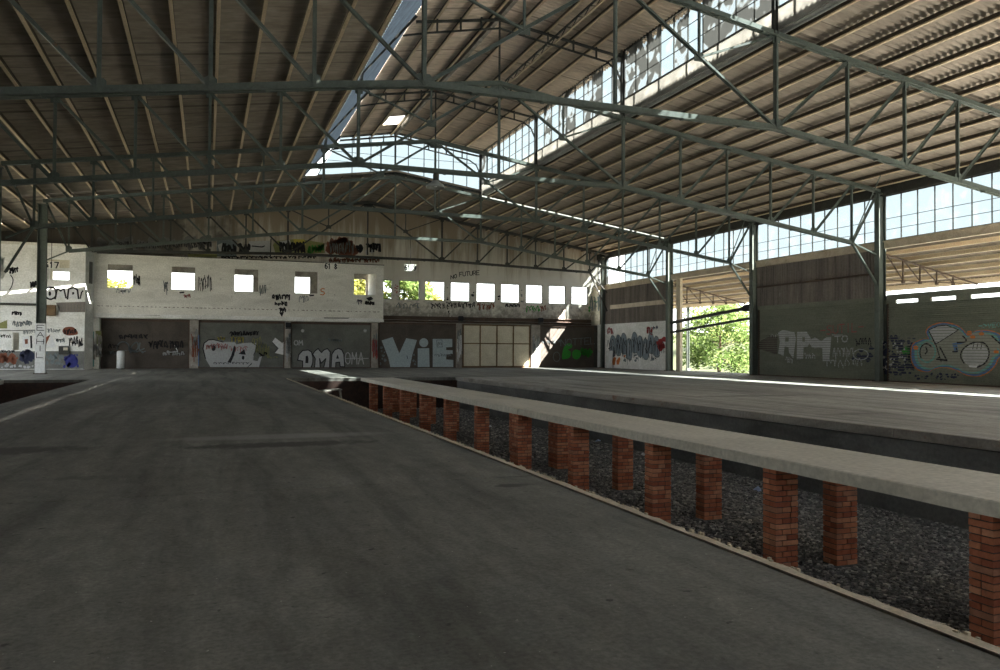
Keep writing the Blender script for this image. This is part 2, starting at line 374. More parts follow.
# loose stones of the ballast
st = MB(); rs = random.Random(11)
def stone(x, y, z, s):
    t = (y-5.85) % 3.275
    if (7.42 < x < 7.95 or 8.55 < x < 9.07) and (t < .42 or t > 3.2 or (y > 18.7 and y < 19.65)): return
    b = len(st.v); a = rs.uniform(0, 3.14); ca, sa = math.cos(a), math.sin(a)
    for dz in (-.6, .6):
        for dx, dy in ((-1, -1), (1, -1), (1, 1), (-1, 1)):
            px, py = dx*rs.uniform(.5, 1)*s, dy*rs.uniform(.5, 1)*s
            st.v.append((x+px*ca-py*sa, y+px*sa+py*ca, z+dz*s*rs.uniform(.6, 1.2)))
    for q in ((0, 3, 2, 1), (4, 5, 6, 7), (0, 1, 5, 4), (1, 2, 6, 5), (2, 3, 7, 6), (3, 0, 4, 7)): st.f.append(tuple(b+i for i in q)); st.m.append(0)
for _ in range(46000):
    y = 3.6+15*rs.random()**1.7; stone(rs.uniform(6.6, 12.5), y, -1.62+rs.uniform(-.01, .02), rs.uniform(.012, .032))
for _ in range(14000): stone(rs.uniform(7.2, 12.5), rs.uniform(12, 40.8), -1.615, rs.uniform(.022, .045))
tag(st.build('ballast_gravel', 'ballast'), 'dark crushed stone ballast lying in the track pit', 'gravel', None, 'stuff')

# ------------------------------------------------------------------ roof sheets
def sheet(name, pts, y0, y1, mat, label, pitch=.24, amp=.065, ns=4, lap=1.0):
    mb = MB(); n = int((y1-y0)/pitch*ns); k = len(pts)
    for i in range(n+1):
        y = y0+(y1-y0)*i/n; a = amp*math.sin(2*math.pi*y/pitch)
        for (x, z) in pts: mb.v.append((x, y, z+a))
    for i in range(n):
        for j in range(k-1):
            q = i*k+j; mb.f.append((q, q+1, q+k+1, q+k)); mb.m.append(0)
    return struct(name, mb, mat, label, 'roof', False)
GAP0, GAP1, GE0, GE1 = 50.165, 50.195, 57.62, 57.69
LX, RX = 5.45, 17.2
for y0, y1, s in ((NEAR, GAP0, 'over the platforms'), (GAP1, 62.28, 'between the glazed lantern end and the back wall')):
    if y0 < 50: sheet('ceiling', [(-16.4, zsh(-16.4)), (LX, zsh(LX))], y0, y1, 'roof_sheet', 'dark corrugated roof sheeting of the left slope '+s)
    else:
        for ya, yb, xa, xb, s2 in ((GAP1, GE0, -16.4, LX, s), (GE1, y1, -16.4, -2.5, 'hard against the side building'), (GE0, y1, -2.5, LX, 'over the office box')):
            sheet('ceiling', [(xa, zsh(xa)), (xb, zsh(xb))], ya, yb, 'roof_sheet', 'dark corrugated roof sheeting of the left slope '+s2)
    sheet('ceiling', [(RX, zsh(RX)), (32.6, zsh(32.6))], y0, y1, 'roof_sheet', 'corrugated roof sheeting of the right slope '+s)
    if y0 > 50: sheet('ceiling', [(LX, zsh(LX)), (XC, zsh(XC)), (RX, zsh(RX))], y0, y1, 'roof_sheet', 'corrugated roof sheeting around the ridge '+s)
# lantern (raised centre of the roof)
LEX, LEZ, LRZ, LWZ = 7.72, 14.98, 15.6, 14.78
def zl(x): return LEZ+(LRZ-LEZ)*(x-LEX)/(XC-LEX) if x < XC else LRZ+(LWZ-LRZ)*(x-XC)/(17.15-XC)
HY0, HY1 = 46.6, 48.4
lm = 'lantern_sheet'
sheet('ceiling', [(LEX, zl(LEX)), (XC, zl(XC))], NEAR, HY0, lm, 'tan corrugated sheeting under the left slope of the roof lantern')
sheet('ceiling', [(XC, zl(XC)), (17.5, zl(17.5))], NEAR, HY0, lm, 'tan corrugated sheeting under the right slope of the roof lantern')
skl = MB(); skl.poly([(10.03, HY0-.03, zl(10.03)+.05), (11.28, HY0-.03, zl(11.28)+.05), (11.28, HY1+.03, zl(11.28)+.05), (10.03, HY1+.03, zl(10.03)+.05)])
struct('window_21', skl, 'white_fibreglass', 'added translucent cover over the hole in the lantern roof near its glazed end', 'window')  # translucent panel added over the open hole, holds a sun patch off the floor
sheet('ceiling', [(LEX, zl(LEX)), (10.05, zl(10.05))], HY0, HY1, lm, 'lantern roof sheeting left of the square hole')
sheet('ceiling', [(11.25, zl(11.25)), (17.5, zl(17.5))], HY0, HY1, lm, 'lantern roof sheeting right of the square hole')
sheet('ceiling', [(LEX, zl(LEX)), (XC, zl(XC)), (17.5, zl(17.5))], HY1, 50.6, lm, 'last strip of lantern roof above its glazed end')
sheet('window_20', [(LX+.12, 12.30), (LEX, LEZ-.02)], NEAR, 50.3, 'blue_fibreglass', 'bluish translucent corrugated side of the roof lantern', .12, .014, 4)
gs = MB(); gs.bar((LX+.03, NEAR, 12.21), (LX+.03, 50.1, 12.21), .01, .2)
struct('window_22', gs, 'wired_glass', 'added narrow glass strip at the foot of the bluish lantern side, dimming the sun', 'window')  # glass added across an open gap to dim a sun streak below
ap = MB(); ap.box(17.16, 17.19, NEAR, 50.3, ztop(17.15)+.12, 12.56)
for y_ in range(-8, 50, 2): ap.box(17.13, 17.2, y_-.04, y_+.04, ztop(17.15)+.3, 12.56)
struct('trim_3', ap, 'white_fibreglass', 'pale translucent apron under the lantern glazing', 'trim')

# ------------------------------------------------------------------ glazing in steel bars
def glazing(name, label, x, y0, y1, z0, z1, step=.98, hz=(), painted=(), missing=(), bar=.035):
    root = empty(name, (x, (y0+y1)/2, z0), label, 'window', None, 'structure')
    g, fr = MB(), MB(); k = max(1, round((y1-y0)/step))
    for i in range(k):
        a, b = y0+(y1-y0)*i/k, y0+(y1-y0)*(i+1)/k
        if i not in missing: g.box(x-.003, x+.003, a, b, z0, z1, 1 if i in painted else 0)
        fr.box(x-.03, x+.03, a-bar/2, a+bar/2, z0, z1)
    fr.box(x-.03, x+.03, y1-bar/2, y1+bar/2, z0, z1)
    for z in hz: fr.box(x-.012, x+.012, y0, y1, z-.011, z+.011)
    fr.box(x-.04, x+.04, y0, y1, z0-.03, z0+.03); fr.box(x-.04, x+.04, y0, y1, z1-.03, z1+.03)
    g.build('glass', ['wired_glass', 'beam_shaping_glass'], root); fr.build('window_frame', 'dark_steel', root)
bays = [(NEAR, YT[0], 'of the bay nearest the open end'), (YT[0], YT[1], 'above the shutter with the blue and teal graffiti'), (YT[1], YT[2], 'above the shutter with the silver letters'),
        (YT[2], YT[3], 'above the open loading doorway'), (YT[3], YW, 'above the white graffiti wall')]
for i, (a, b, s) in enumerate(bays):
    glazing('window_%d' % (i+1), 'long band of wired glass '+s, XR+.1, a+.2, b-.2 if i < 4 else YW, 7.08, 9.32, .98, (7.62, 8.17), (10, 11) if i == 4 else (), (7, 8, 9) if i == 4 else ())  # last bay: panes dropped and painted over to shape the corner sunbeam
lb = [(NEAR, YT[0], ''), (YT[0], YT[1], 'between the first two trusses'), (YT[1], YT[2], 'in its middle bay'), (YT[2], YT[3], 'in its last bay before the glazed end')]
pt = [(), (0, 1, 2, 3, 5, 7, 8, 9), (0, 2, 3, 5, 6, 8), (8,)]
for i, (a, b, s) in enumerate(lb):
    glazing('window_%d' % (i+6), ('lantern side glazing smeared with paint '+s).strip() if i else 'lantern side glazing nearest the open end', 17.15, a+.1, b-.1, 12.56, 14.72, 1.0, (13.25, 13.95), pt[i])
# glazed end of the lantern
root = empty('window_10', (XC, YT[3], 12), 'glazed gable end of the roof lantern', 'window', None, 'structure')
g = MB(); yg = 50.42
for yg in (50.415, 50.42): g.poly([(LX+.9, yg, 12.35), (XC, yg, 12.75), (17.1, yg, 12.0), (17.1, yg, LWZ-.06), (XC, yg, LRZ-.06), (LEX+.1, yg, LEZ-.06)])
g.build('glass', 'wired_glass', root)
fr = MB()
for x in [8.5, 9.7, 11.25, 12.15, 13.2, 14.2, 15.2, 16.15, 17.1]:
    z0 = 12.75-.13*abs(x-XC); fr.box(x-.022, x+.022, yg-.03, yg+.03, z0, zl(x)-.05)
for z in (13.35, 13.95): fr.box(LX+1.2 if z < 13.5 else LX+1.8, 17.1, yg-.012, yg+.012, z-.011, z+.011)
fr.bar((LX+.9, yg, 12.35), (LEX, yg, LEZ), .07, .06); fr.bar((LX+.9, yg, 12.35), (XC, yg, 12.78), .08, .08); fr.bar((XC, yg, 12.78), (17.15, yg, 12.0), .08, .08)
fr.bar((LEX, yg, LEZ-.05), (XC, yg, LRZ-.05), .08, .09); fr.bar((XC, yg, LRZ-.05), (17.3, yg, LWZ-.05), .08, .09)
fr.build('window_frame', 'dark_steel', root)
fa = MB(); fa.bar((LEX-.1, 50.62, LEZ+.02), (XC, 50.62, LRZ+.02), .05, .3); fa.bar((XC, 50.62, LRZ+.02), (17.5, 50.62, LWZ+.02), .05, .3)
struct('trim_4', fa, 'brown_wood', 'brown verge board over the glazed end of the lantern', 'trim')
fb = MB(); fb.box(17.12, 17.32, NEAR, 50.6, 14.72, 14.98)
struct('trim_5', fb, 'brown_wood', 'dark eaves board above the lantern side glazing', 'trim')

# ------------------------------------------------------------------ walls
def wall_grid(mb, u0, u1, z0, z1, holes, put):
    us = sorted({u0, u1, *[h[0] for h in holes], *[h[1] for h in holes]}); zs = sorted({z0, z1, *[h[2] for h in holes], *[h[3] for h in holes]})
    us = [u for u in us if u0 <= u <= u1]; zs = [z for z in zs if z0 <= z <= z1]
    for a, b in zip(us, us[1:]):
        run = None
        for c, d in zip(zs, zs[1:]):
            if any(h[0] < (a+b)/2 < h[1] and h[2] < (c+d)/2 < h[3] for h in holes):
                if run: put(a, b, *run); run = None
            else: run = (run[0], d) if run else (c, d)
        if run: put(a, b, *run)
bw = MB()
WB = [(383, 392.4), (399.1, 419.7), (425, 445), (450.7, 470.1), (476.6, 495.5), (501, 519.8), (526, 543), (549, 566), (571.7, 588.2)]
holes = []
for a, b in WB: holes.append((at(a, 290, Y=YW).x, at(b, 290, Y=YW).x, 5.42, 6.97))
holes[0] = (12.5, holes[0][1], 5.42, 6.97)
wall_grid(bw, 12.45, 32.6, 3.62, 7.4, holes, lambda a, b, c, d: bw.box(a, b, YW, YW+.3, c, d))
def gable(mb, x0, x1, zb, y0, y1, off):
    pts = [(x0, zb), (x1, zb), (x1, ztop(x1)+off)] + ([(XC, ztop(XC)+off)] if x0 < XC < x1 else []) + [(x0, ztop(x0)+off)]
    b = len(mb.v); n = len(pts)
    for y in (y0, y1): mb.v += [(x, y, z) for x, z in pts]
    mb.f.append(tuple(b+i for i in range(n))); mb.f.append(tuple(b+n+i for i in reversed(range(n)))); mb.m += [0, 0]
    for i in range(n): j = (i+1) % n; mb.f.append((b+j, b+i, b+n+i, b+n+j)); mb.m.append(0)
gable(bw, 12.45, 32.6, 7.4, YW, YW+.3, .30); gable(bw, -16.4, 12.45, 7.95, YW, YW+.3, .30)
bw.box(-7.3, 32.6, YW+.2, YW+.3, 0, 3.62)
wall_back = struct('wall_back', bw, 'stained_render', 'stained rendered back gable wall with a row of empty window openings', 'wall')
for i, h in enumerate(holes):
    f = MB()
    for (a, b, c, d) in ((h[0], h[0]+.05, h[2], h[3]), (h[1]-.05, h[1], h[2], h[3]), (h[0], h[1], h[3]-.04, h[3]), (h[0], h[1], h[2], h[2]+.05)): f.box(a, b, YW+.06, YW+.2, c, d)
    s = 'half hidden behind the white office box' if i == 0 else 'showing tree leaves' if i in (1, 2) else 'under the words no future' if i == 3 else '%s from the right hand corner' % ORD[8-i] if i < 8 else 'beside the right hand corner'
    struct('window_%d' % (i+11), f, 'dark_steel', 'empty square window opening in the back wall '+s, 'window')
def patch(name, plane, off, shapes, parent, label=None): pass

# office box projecting over the shutters
bx = MB(); BX0, BX1 = -7.42, at(383.5, 290, Y=YBOX).x; BZ0, BZ1 = 3.60, 8.0
bh = [(at(a, 280, Y=YBOX).x, at(b, 280, Y=YBOX).x, 5.66, 7.30) for a, b in ((107.2, 132.4), (171.5, 195), (234.6, 258.5), (295, 318), (354, 376))]
wall_grid(bx, BX0, BX1, BZ0+.25, BZ1, bh, lambda a, b, c, d: bx.box(a, b, YBOX, YBOX+.25, c, d))
wall_box = struct('wall_office', bx, 'box_plaster', 'off white front of the office box with five empty window openings', 'wall')
bo = MB(); bo.box(BX0, BX1, YBOX+.25, 66.6, BZ1-.2, BZ1-.002); bo.box(BX0, BX1, YBOX+.02, 66.6, BZ0, BZ0+.248); bo.box(BX1-.25, BX1, YBOX+.25, YW, BZ0+.25, BZ1-.2); bo.box(BX0, BX0+.25, YBOX+.25, 66.3, BZ0+.25, BZ1-.2); bo.box(BX1-.25, BX1, YW+.3, 66.3, BZ0+.25, BZ1-.2)
struct('wall_office', bo, 'white_plaster', 'grey inside floor, ceiling and side walls of the office box', 'wall')
bi = MB()
bih = [(at(a, 285, Y=66.4).x, at(b, 285, Y=66.4).x, 6.0, 7.32) for a, b in ((106, 133), (171, 194.5), (231, 253), (290, 310), (350, 366))]
wall_grid(bi, BX0, BX1+.3, BZ0, BZ1, bih, lambda a, b, c, d: bi.box(a, b, 66.4, 66.6, c, d))
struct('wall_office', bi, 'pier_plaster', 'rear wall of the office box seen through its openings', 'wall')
co = MB(); co.box(BX0-.05, BX1+.03, YBOX-.06, YBOX+.3, BZ0-.02, BZ0+.16); co.box(BX0, BX1-.22, YBOX+.3, YW-.05, BZ0-.06, BZ0-.001)
struct('trim_6', co, 'white_plaster', 'pale ledge along the foot of the office box', 'trim')
tp = MB(); tp.box(BX0-.02, BX1+.04, YBOX-.04, YW, BZ1, BZ1+.05)
struct('trim_7', tp, 'dark_steel', 'dark coping strip along the top of the office box', 'trim')
lv = MB()
for z in (6.15, 6.45, 6.75, 7.05): lv.bar((bih[1][0], 66.38, z), (bih[1][1], 66.38, z+.02), .02, .05)
struct('trim_8', lv, 'paint_sky', 'blue louvre bars in the second office window', 'trim')

# side building on the left
sb = MB(); SBX = at(85, 300, Y=YLB).x
def L_(px, py): return at(px, py, Y=YLB)
sh = [(L_(46, 270).x, L_(69.5, 270).x, 6.0, 7.35), (-13.4, L_(4.5, 270).x, 6.0, 7.35), (L_(12.5, 340).x, L_(19, 340).x, 1.28, 2.42)]
wall_grid(sb, -16.4, SBX, 0, 8.25, sh, lambda a, b, c, d: sb.box(a, b, YLB, YLB+.25, c, d))
b0 = len(sb.v)
sb.v += [(SBX, YLB, 0), (BX0+.02, YBOX, 0), (BX0+.02, YBOX, 8.0), (SBX, YLB, 8.25), (SBX-.25, YLB+.25, 0), (BX0-.25, YBOX+.3, 0), (BX0-.25, YBOX+.3, 8.0), (SBX-.25, YLB+.25, 8.25)]
for q in ((0, 1, 2, 3), (4, 7, 6, 5), (0, 3, 7, 4), (1, 5, 6, 2), (3, 2, 6, 7)): sb.f.append(tuple(b0+i for i in q)); sb.m.append(0)
wall_side = struct('wall_side_building', sb, 'white_plaster', 'white plastered wall of the side building covered in tags', 'wall')
sr = MB(); sr.box(-16.4, SBX-.25, YLB+.25, 65.4, 8.0, 8.2); sr.box(-16.4, BX0, 65.4, 65.6, 0, 6.2); sr.box(-16.4, SBX, 65.4, 65.6, 7.0, 8.2); sr.box(-16.4, -10.6, 65.4, 65.6, 6.2, 7.0); sr.box(-8.6, BX0, 65.4, 65.6, 6.2, 7.0)
struct('wall_side_building', sr, 'white_plaster', 'rear wall and roof of the side building', 'wall')
ev = MB(); ev.box(-16.4, SBX+.06, YLB-.12, YLB+.3, 8.25, 8.42); ev.bar((SBX, YLB-.05, 8.34), (BX0+.1, YBOX-.05, 8.06), .2, .17)
struct('trim_9', ev, 'box_plaster', 'pale eaves band on top of the side building', 'trim')
wl = MB(); wl.box(-16.5, -16.4, 57.0, 65.6, 0, zsh(-16.4)-.1); wl.box(-16.5, -16.4, NEAR, 37, -1.9, zsh(-16.4)-.1); wl.box(-16.5, -16.4, 37, 57, 7.2, zsh(-16.4)-.1)
struct('wall_left_added', wl, 'box_plaster', 'added unseen outer wall beyond the side platform, opened for daylight', 'wall')  # unseen wall added to block light, its low opening cut to let daylight in
# right wall
def rwall(name, y0, y1, z0, z1, mat, label, t=.15):
    m = MB(); m.box(XR+.05, XR+.05+t, y0, y1, z0, z1); return struct(name, m, mat, label, 'wall')
def corr_panel(name, y0, y1, z0, z1, mat, label, x=XR+.06, pitch=.2, amp=.025):
    m = MB(); n = int((y1-y0)/pitch*4)
    for i in range(n+1):
        y = y0+(y1-y0)*i/n; a = amp*math.sin(math.pi*i/2); m.v += [(x+a, y, z0), (x+a, y, z1), (x+a+.01, y, z1), (x+a+.01, y, z0)]
    for i in range(n):
        for k in range(4): q = 4*i; m.f.append((q+k, q+(k+1) % 4, q+4+(k+1) % 4, q+4+k)); m.m.append(0)
    return struct(name, m, mat, label, 'wall')
wall_graf = rwall('wall_right', 50.95, YW, 0, 3.71, 'white_plaster', 'low white wall covered with blue grey and red graffiti')
corr_panel('wall_right', 50.95, 61.6, 3.7, 6.68, 'panel_grey', 'dark sheeted panel above the white graffiti wall')
corr_panel('wall_right', 31.15, 40.55, 4.26, 6.68, 'panel_grey', 'dark streaked corrugated panel above the shutter with silver letters')
m_ = MB(); wall_grid(m_, -16.5, XR+.3, -1.9, 15.8, [(-6, 28, 7.2, 9.8)], lambda a, b, c, d: m_.box(a, b, NEAR-.2, NEAR, c, d)); struct('wall_near_added', m_, 'panel_grey', 'added unseen grey end wall behind the walkway slab, slotted for daylight', 'wall')  # unseen wall added to darken the near end, slot cut to light the trusses
for y0, y1, s in ((NEAR, 20.6, 'by the open end'), (21.1, 30.65, 'over the shutter with blue and teal graffiti'), (31.15, 40.55, 'over the dark corrugated panel'), (41.0, 50.15, 'over the open loading doorway'), (50.6, 61.9, 'over the dark sheeted panel')):
    sl = MB(); sl.box(XR-.06, XR+.28, y0, y1, 6.70, 7.0); sl.box(XR-.14, XR+.1, y0, y1, 6.98, 7.045); sl.box(XR-.08, XR+.1, y0, y1, 6.66, 6.70)
    struct('trim_10', sl, 'cream_steel', 'cream sill beam under the window band '+s, 'trim')
for y_, s_ in ((20.86, 'nearest the open end'), (30.9, 'between the two graffiti shutters'), (40.78, 'beside the open loading doorway')):
    m_ = MB(); m_.box(XR+.21, XR+.27, y_-.5, y_+.5 if y_ < 40 else y_+.2, 0, 4.3); struct('wall_right', m_, 'dark_steel', 'dark infill strip behind the column '+s_, 'wall')
eb = MB(); eb.box(XR-.05, XR+.25, NEAR, YW, 9.34, zsh(XR)-.08)
struct('trim_11', eb, 'dark_steel', 'dark eaves beam along the top of the right hand windows', 'trim')
# ------------------------------------------------------------------ roof trusses
OFF = [5.85, 8.78, 11.3, 13.78, 16.31, 18.69]
ZB = [8.70, 8.32, 7.94, 7.60, 7.24, 6.91]
def make_truss(y, steel, label, end=False):
    root = empty('roof_truss', (XC, y, 0), label, 'roof truss', 'green steel roof trusses across the hall')
    zb = [8.6-.032*o for o in OFF] if end else ZB
    zc = 8.6 if end else 8.7
    P = lambda x, z: (x, y, z)
    def member(name, segs, prof, mat=steel, up=(0, 1, 0)):
        m = MB()
        for a, b in segs:
            for pr in prof: m.prism(pr, a, b, up)
        return m.build(name, mat, root)
    up = (0, 0, 1)
    xl, xr = XL-XC, XR-.05-XC
    tc_ = member('top_chord', [(P(XC+xl, ztop(XC+xl)), P(XC, 12.6)), (P(XC, 12.6), P(XC+xr, ztop(XC+xr)))], dL(.24, .19, .02, .06), steel, up)
    # battens tying the two angles together
    k = 24
    for i in range(1, k):
        x = XC+xl+(xr-xl)*i/k; m = MB(); m.box(x-.05, x+.05, y-.10, y+.10, ztop(x)-.115, ztop(x)-.096); m.build('batten', steel, tc_)
    pts = [P(XC-o, z) for o, z in zip(reversed(OFF), reversed(zb))]+[P(XC+o, z) for o, z in zip(OFF, zb)]
    bc = member('bottom_chord', list(zip(pts, pts[1:])), dL(.22, .19, .02, .06), steel, up)
    for i, p in enumerate(pts[:-1]):
        q = pts[i+1]
        for t in ((.5,) if i != 5 else (.12, .3, .7, .88)):
            x = p[0]+(q[0]-p[0])*t; z = p[2]+(q[2]-p[2])*t; m = MB(); m.box(x-.06, x+.06, y-.10, y+.10, z-.12, z-.096); m.build('batten', steel, bc)
    big, med, sm = dL(.17, .12, .014, .03), dL(.13, .10, .012, .025), dL(.09, .07, .01, .02)
    def web(name, a, b, prof): return member(name, [(a, b)], prof, steel, (1, 0, 0) if name == 'vertical' else up)
    for s in (-1, 1):
        for i, (o, z) in enumerate(zip(OFF, zb)):
            x = XC+s*o; web('vertical', P(x, z), P(x, ztop(x)), big if i == 0 else med)
            o2 = OFF[i+1] if i < 5 else (xr if s > 0 else -xl)-.15
            x2 = XC+s*o2; web('diagonal', P(x, z), P(x2, ztop(x2)-.05), med)
        mid = P(XC+s*2.925, (zc+12.5)/2)
        web('diagonal', P(XC+s*OFF[0], zb[0]), P(XC+s*.12, 12.5), med)
        web('diagonal', mid, P(XC+s*OFF[0], ztop(XC+OFF[0])-.03), sm)
        web('vertical', mid, P(XC+s*2.925, ztop(XC+2.925)), sm)
        if not (end and s < 0):
            xc_ = XR-.2 if s > 0 else XL+.2
            if not (s < 0 and y > 50): member('knee_brace', [(P(XC+s*OFF[5], zb[5]), P(xc_, 4.8))], med, steel, up)
            member('knee_brace', [(P(XC+s*OFF[5], zb[5]), P(xc_, 6.35))], sm, steel, up)
        # sway struts to the purlins
        for o, dy in ((OFF[5], 1.6),):
            x = XC+s*o; z = zb[OFF.index(o)]
            if not end and s > 0: member('sway_brace', [((x, y, z+.1), (x+.2*s, y-dy, ztop(x)+.1))], dL(.05, .04, .008, .01), steel, up)
    web('vertical', P(XC, zc), P(XC, 12.55), med)
    # gusset plates
    for (x, z), gw, gh in [((p[0], p[2]+.13), .42 if i in (5, 6) else .32, .30) for i, p in enumerate(pts)]+[((XC+s*o, ztop(XC+s*o)-.15), .30, .26) for s in (-1, 1) for o in OFF[:]]+[((XC, 12.38), .62, .34), ((XC-2.925, (zc+12.5)/2), .36, .26), ((XC+2.925, (zc+12.5)/2), .36, .26)]:
        m = MB(); c = .06; h = gh/2; a = gw/2
        b = [(-a, -h), (a, -h), (a, h-c), (a-c, h), (-a+c, h), (-a, h-c)]
        m.prism([(u, v) for u, v in b], (x, y-.014, z), (x, y+.014, z), (0, 0, 1)); 
        m.build('gusset_plate', steel, root)
    if not end:   # frame of the lantern above the truss
        member('lantern_post', [(P(17.10, ztop(17.15)), P(17.10, 14.75))], [ibeam(.16, .16)], 'dark_steel', up)
        member('lantern_post', [(P(LX+.05, ztop(LX)), P(LX+.12, 12.3)), (P(LX+.12, 12.3), P(LEX+.02, LEZ-.1))], [ibeam(.12, .12)], 'dark_steel', up)
        zz = lambda x: zl(x)-.34
        member('lantern_rafter', [(P(LEX, zz(LEX)), P(XC, zz(XC))), (P(XC, zz(XC)), P(17.1, zz(17.1)))], dL(.12, .10, .012, .02), 'dark_steel', up)
        z2 = lambda x: zl(x)-.80
        seg = [(P(LEX-.55, 14.0), P(LEX+.6, z2(LEX+.6))), (P(LEX+.6, z2(LEX+.6)), P(XC, z2(XC)+.1)), (P(XC, z2(XC)+.1), P(16.3, z2(16.3)+.05)), (P(16.3, z2(16.3)+.05), P(16.8, z2(16.8)-.18)), (P(16.8, z2(16.8)-.18), P(17.1, 13.2))]
        member('lantern_tie', seg, dL(.08, .07, .01, .02), 'dark_steel', up)
        for x in (8.6, 9.6, 10.5, 12.3, 13.5, 14.7, 15.8): member('lantern_strut', [(P(x, z2(x)+.05), P(x, zl(x)-.22))], sm, 'dark_steel', (1, 0, 0))
        member('lantern_strut', [(P(XC, 12.6), P(XC, zz(XC)))], sm, 'dark_steel', (1, 0, 0))
    return root
make_truss(YT[0], 'green_steel', 'green steel roof truss nearest the open end, crossing high over the walkway slab')
make_truss(YT[1], 'green_steel', 'second green roof truss from the open end, with the dome lamp on its bottom chord')
make_truss(YT[2], 'green_steel', 'third green roof truss, standing one bay before the glazed lantern end')
make_truss(YT[3], 'green_steel', 'green roof truss under the glazed lantern end, sunlit along its top chord')
make_truss(YT[4], 'dark_steel', 'blackish roof truss close in front of the stained back wall', True)

# ------------------------------------------------------------------ columns
def column(x, y, label, h, paint=False):
    root = empty('steel_column', (x, y, 0), label, 'column', 'steel columns along the hall')
    m = MB(); m.prism(ibeam(.30, .46, .03, .02), (x, y, .03), (x, y, h), (1, 0, 0)); m.build('shaft', 'green_steel', root)
    m = MB(); m.box(x-.32, x+.32, y-.24, y+.24, 0, .03)
    for sx in (-.27, .27):
        for sy in (-.19, .19): m.tube((x+sx, y+sy, .03), (x+sx, y+sy, .07), .022, 6)
    m.build('base_plate', 'rusty_steel', root)
    m = MB(); m.box(x-.28, x+.28, y-.18, y+.18, h, h+.03); m.build('cap_plate', 'green_steel', root)
    if paint:
        m = MB(); m.box(x-.25, x+.25, y-.162, y-.156, .04, 2.8); m.box(x+.231, x+.238, y-.15, y+.15, .04, 2.8)
        p = m.build('painted_band', 'paint_white', root); p['label'] = 'white painted foot with black lettering'
        m = MB(); stroke_text(m, 'EAHIL', lambda u, v: Vector((x-.17+v*.34, y-.166, 2.7-u*1.9)), 4, .035, vertical=True)
        m.build('lettering', 'paint_black', p)
    return root
FONT5 = {'A': [[(0, 0), (.5, 1), (1, 0)], [(.2, .38), (.8, .38)]], 'D': [[(0, 0), (0, 1), (.6, .95), (1, .6), (.95, .25), (.6, 0), (0, 0)]], 'E': [[(1, 0), (0, 0), (0, 1), (1, 1)], [(0, .52), (.75, .52)]],
 'F': [[(0, 0), (0, 1), (1, 1)], [(0, .52), (.75, .52)]], 'H': [[(0, 0), (0, 1)], [(1, 0), (1, 1)], [(0, .5), (1, .5)]], 'I': [[(.5, 0), (.5, 1)]], 'J': [[(0, .2), (.4, 0), (.8, .2), (.8, 1)]], 'L': [[(0, 1), (0, 0), (.9, 0)]],
 'M': [[(0, 0), (.1, 1), (.5, .4), (.9, 1), (1, 0)]], 'N': [[(0, 0), (0, 1), (1, 0), (1, 1)]], 'O': [[(.5, 0), (.1, .2), (0, .55), (.2, .92), (.55, 1), (.9, .85), (1, .5), (.85, .12), (.5, 0)]], 'R': [[(0, 0), (0, 1), (.8, 1), (.95, .75), (.8, .5), (0, .5)], [(.45, .5), (1, 0)]],
 'P': [[(0, 0), (0, 1), (.8, 1), (1, .75), (.8, .5), (0, .5)]], 'S': [[(0, .1), (.5, 0), (.95, .2), (.8, .45), (.2, .58), (.05, .8), (.4, 1), (.95, .92)]], 'T': [[(.5, 0), (.5, 1)], [(0, 1), (1, 1)]], 'U': [[(0, 1), (0, .2), (.5, 0), (1, .2), (1, 1)]],
 'V': [[(0, 1), (.5, 0), (1, 1)]], 'X': [[(0, 0), (1, 1)], [(0, 1), (1, 0)]], 'Y': [[(0, 1), (.5, .5), (1, 1)], [(.5, .5), (.5, 0)]], 'G': [[(.95, .85), (.5, 1), (.05, .7), (.05, .25), (.5, 0), (.95, .2), (.95, .5), (.55, .5)]],
 'C': [[(.95, .85), (.5, 1), (.05, .7), (.05, .25), (.5, 0), (.95, .15)]], '6': [[(.9, .95), (.4, 1), (.05, .6), (.05, .2), (.5, 0), (.95, .2), (.9, .48), (.5, .58), (.1, .4)]], '1': [[(.2, .8), (.5, 1), (.5, 0)]],
 '7': [[(0, 1), (1, 1), (.4, 0)]], '8': [[(.5, .53), (.1, .75), (.5, 1), (.9, .75), (.5, .53), (.05, .25), (.5, 0), (.95, .25), (.5, .53)]], '9': [[(.1, .05), (.6, 0), (.95, .4), (.95, .8), (.5, 1), (.05, .8), (.1, .52), (.5, .42), (.9, .6)]], '-': [[(0, .5), (1, .5)]], '>': [[(0, .9), (1, .5), (0, .1)]]}
def ribbon(mb, P, wd, mi=0):
    """flat brush stroke through 3-D points that lie in one upright plane; P gives points, nrm its facing"""
    pts, nrm = P
    for a, b in zip(pts, pts[1:]):
        d = b-a
        if d.length < 1e-6: continue
        s = nrm.cross(d.normalized())*(wd/2); e = d.normalized()*(wd*.32)
        mb.poly([a-s-e, b-s+e, b+s+e, a+s-e], mi)
def stroke_text(mb, txt, f, n, wd, mi=0, vertical=False, gap=.25):
    """letters written with straight brush strokes; f(u, v): u along the line 0..1, v across 0..1 (bottom to top)"""
    k = len(txt); cell = 1.0/k
    o, ux, vx = f(0, 0), f(1, 0)-f(0, 0), f(0, 1)-f(0, 0)
    nrm = ux.cross(vx).normalized()
    for i, ch in enumerate(txt):
        for st_ in FONT5.get(ch, []):
            if vertical: pts = [f((i+(1-q)*(1-gap))*cell, p) for p, q in st_]
            else: pts = [f((i+p*(1-gap))*cell, q) for p, q in st_]
            ribbon(mb, (pts, nrm), wd, mi)
column(XL, YT[3], 'green steel column with a white painted foot before the side building', 9.45, True)
column(XL-.22, YT[2], 'green steel column at the end of the side track pit', 9.45)
column(XR-.05, YT[0], 'steel column at the open end of the right hand wall', 9.42)
column(XR-.05, YT[1], 'green steel column between the silver lettered and the teal graffiti shutters', 9.42)
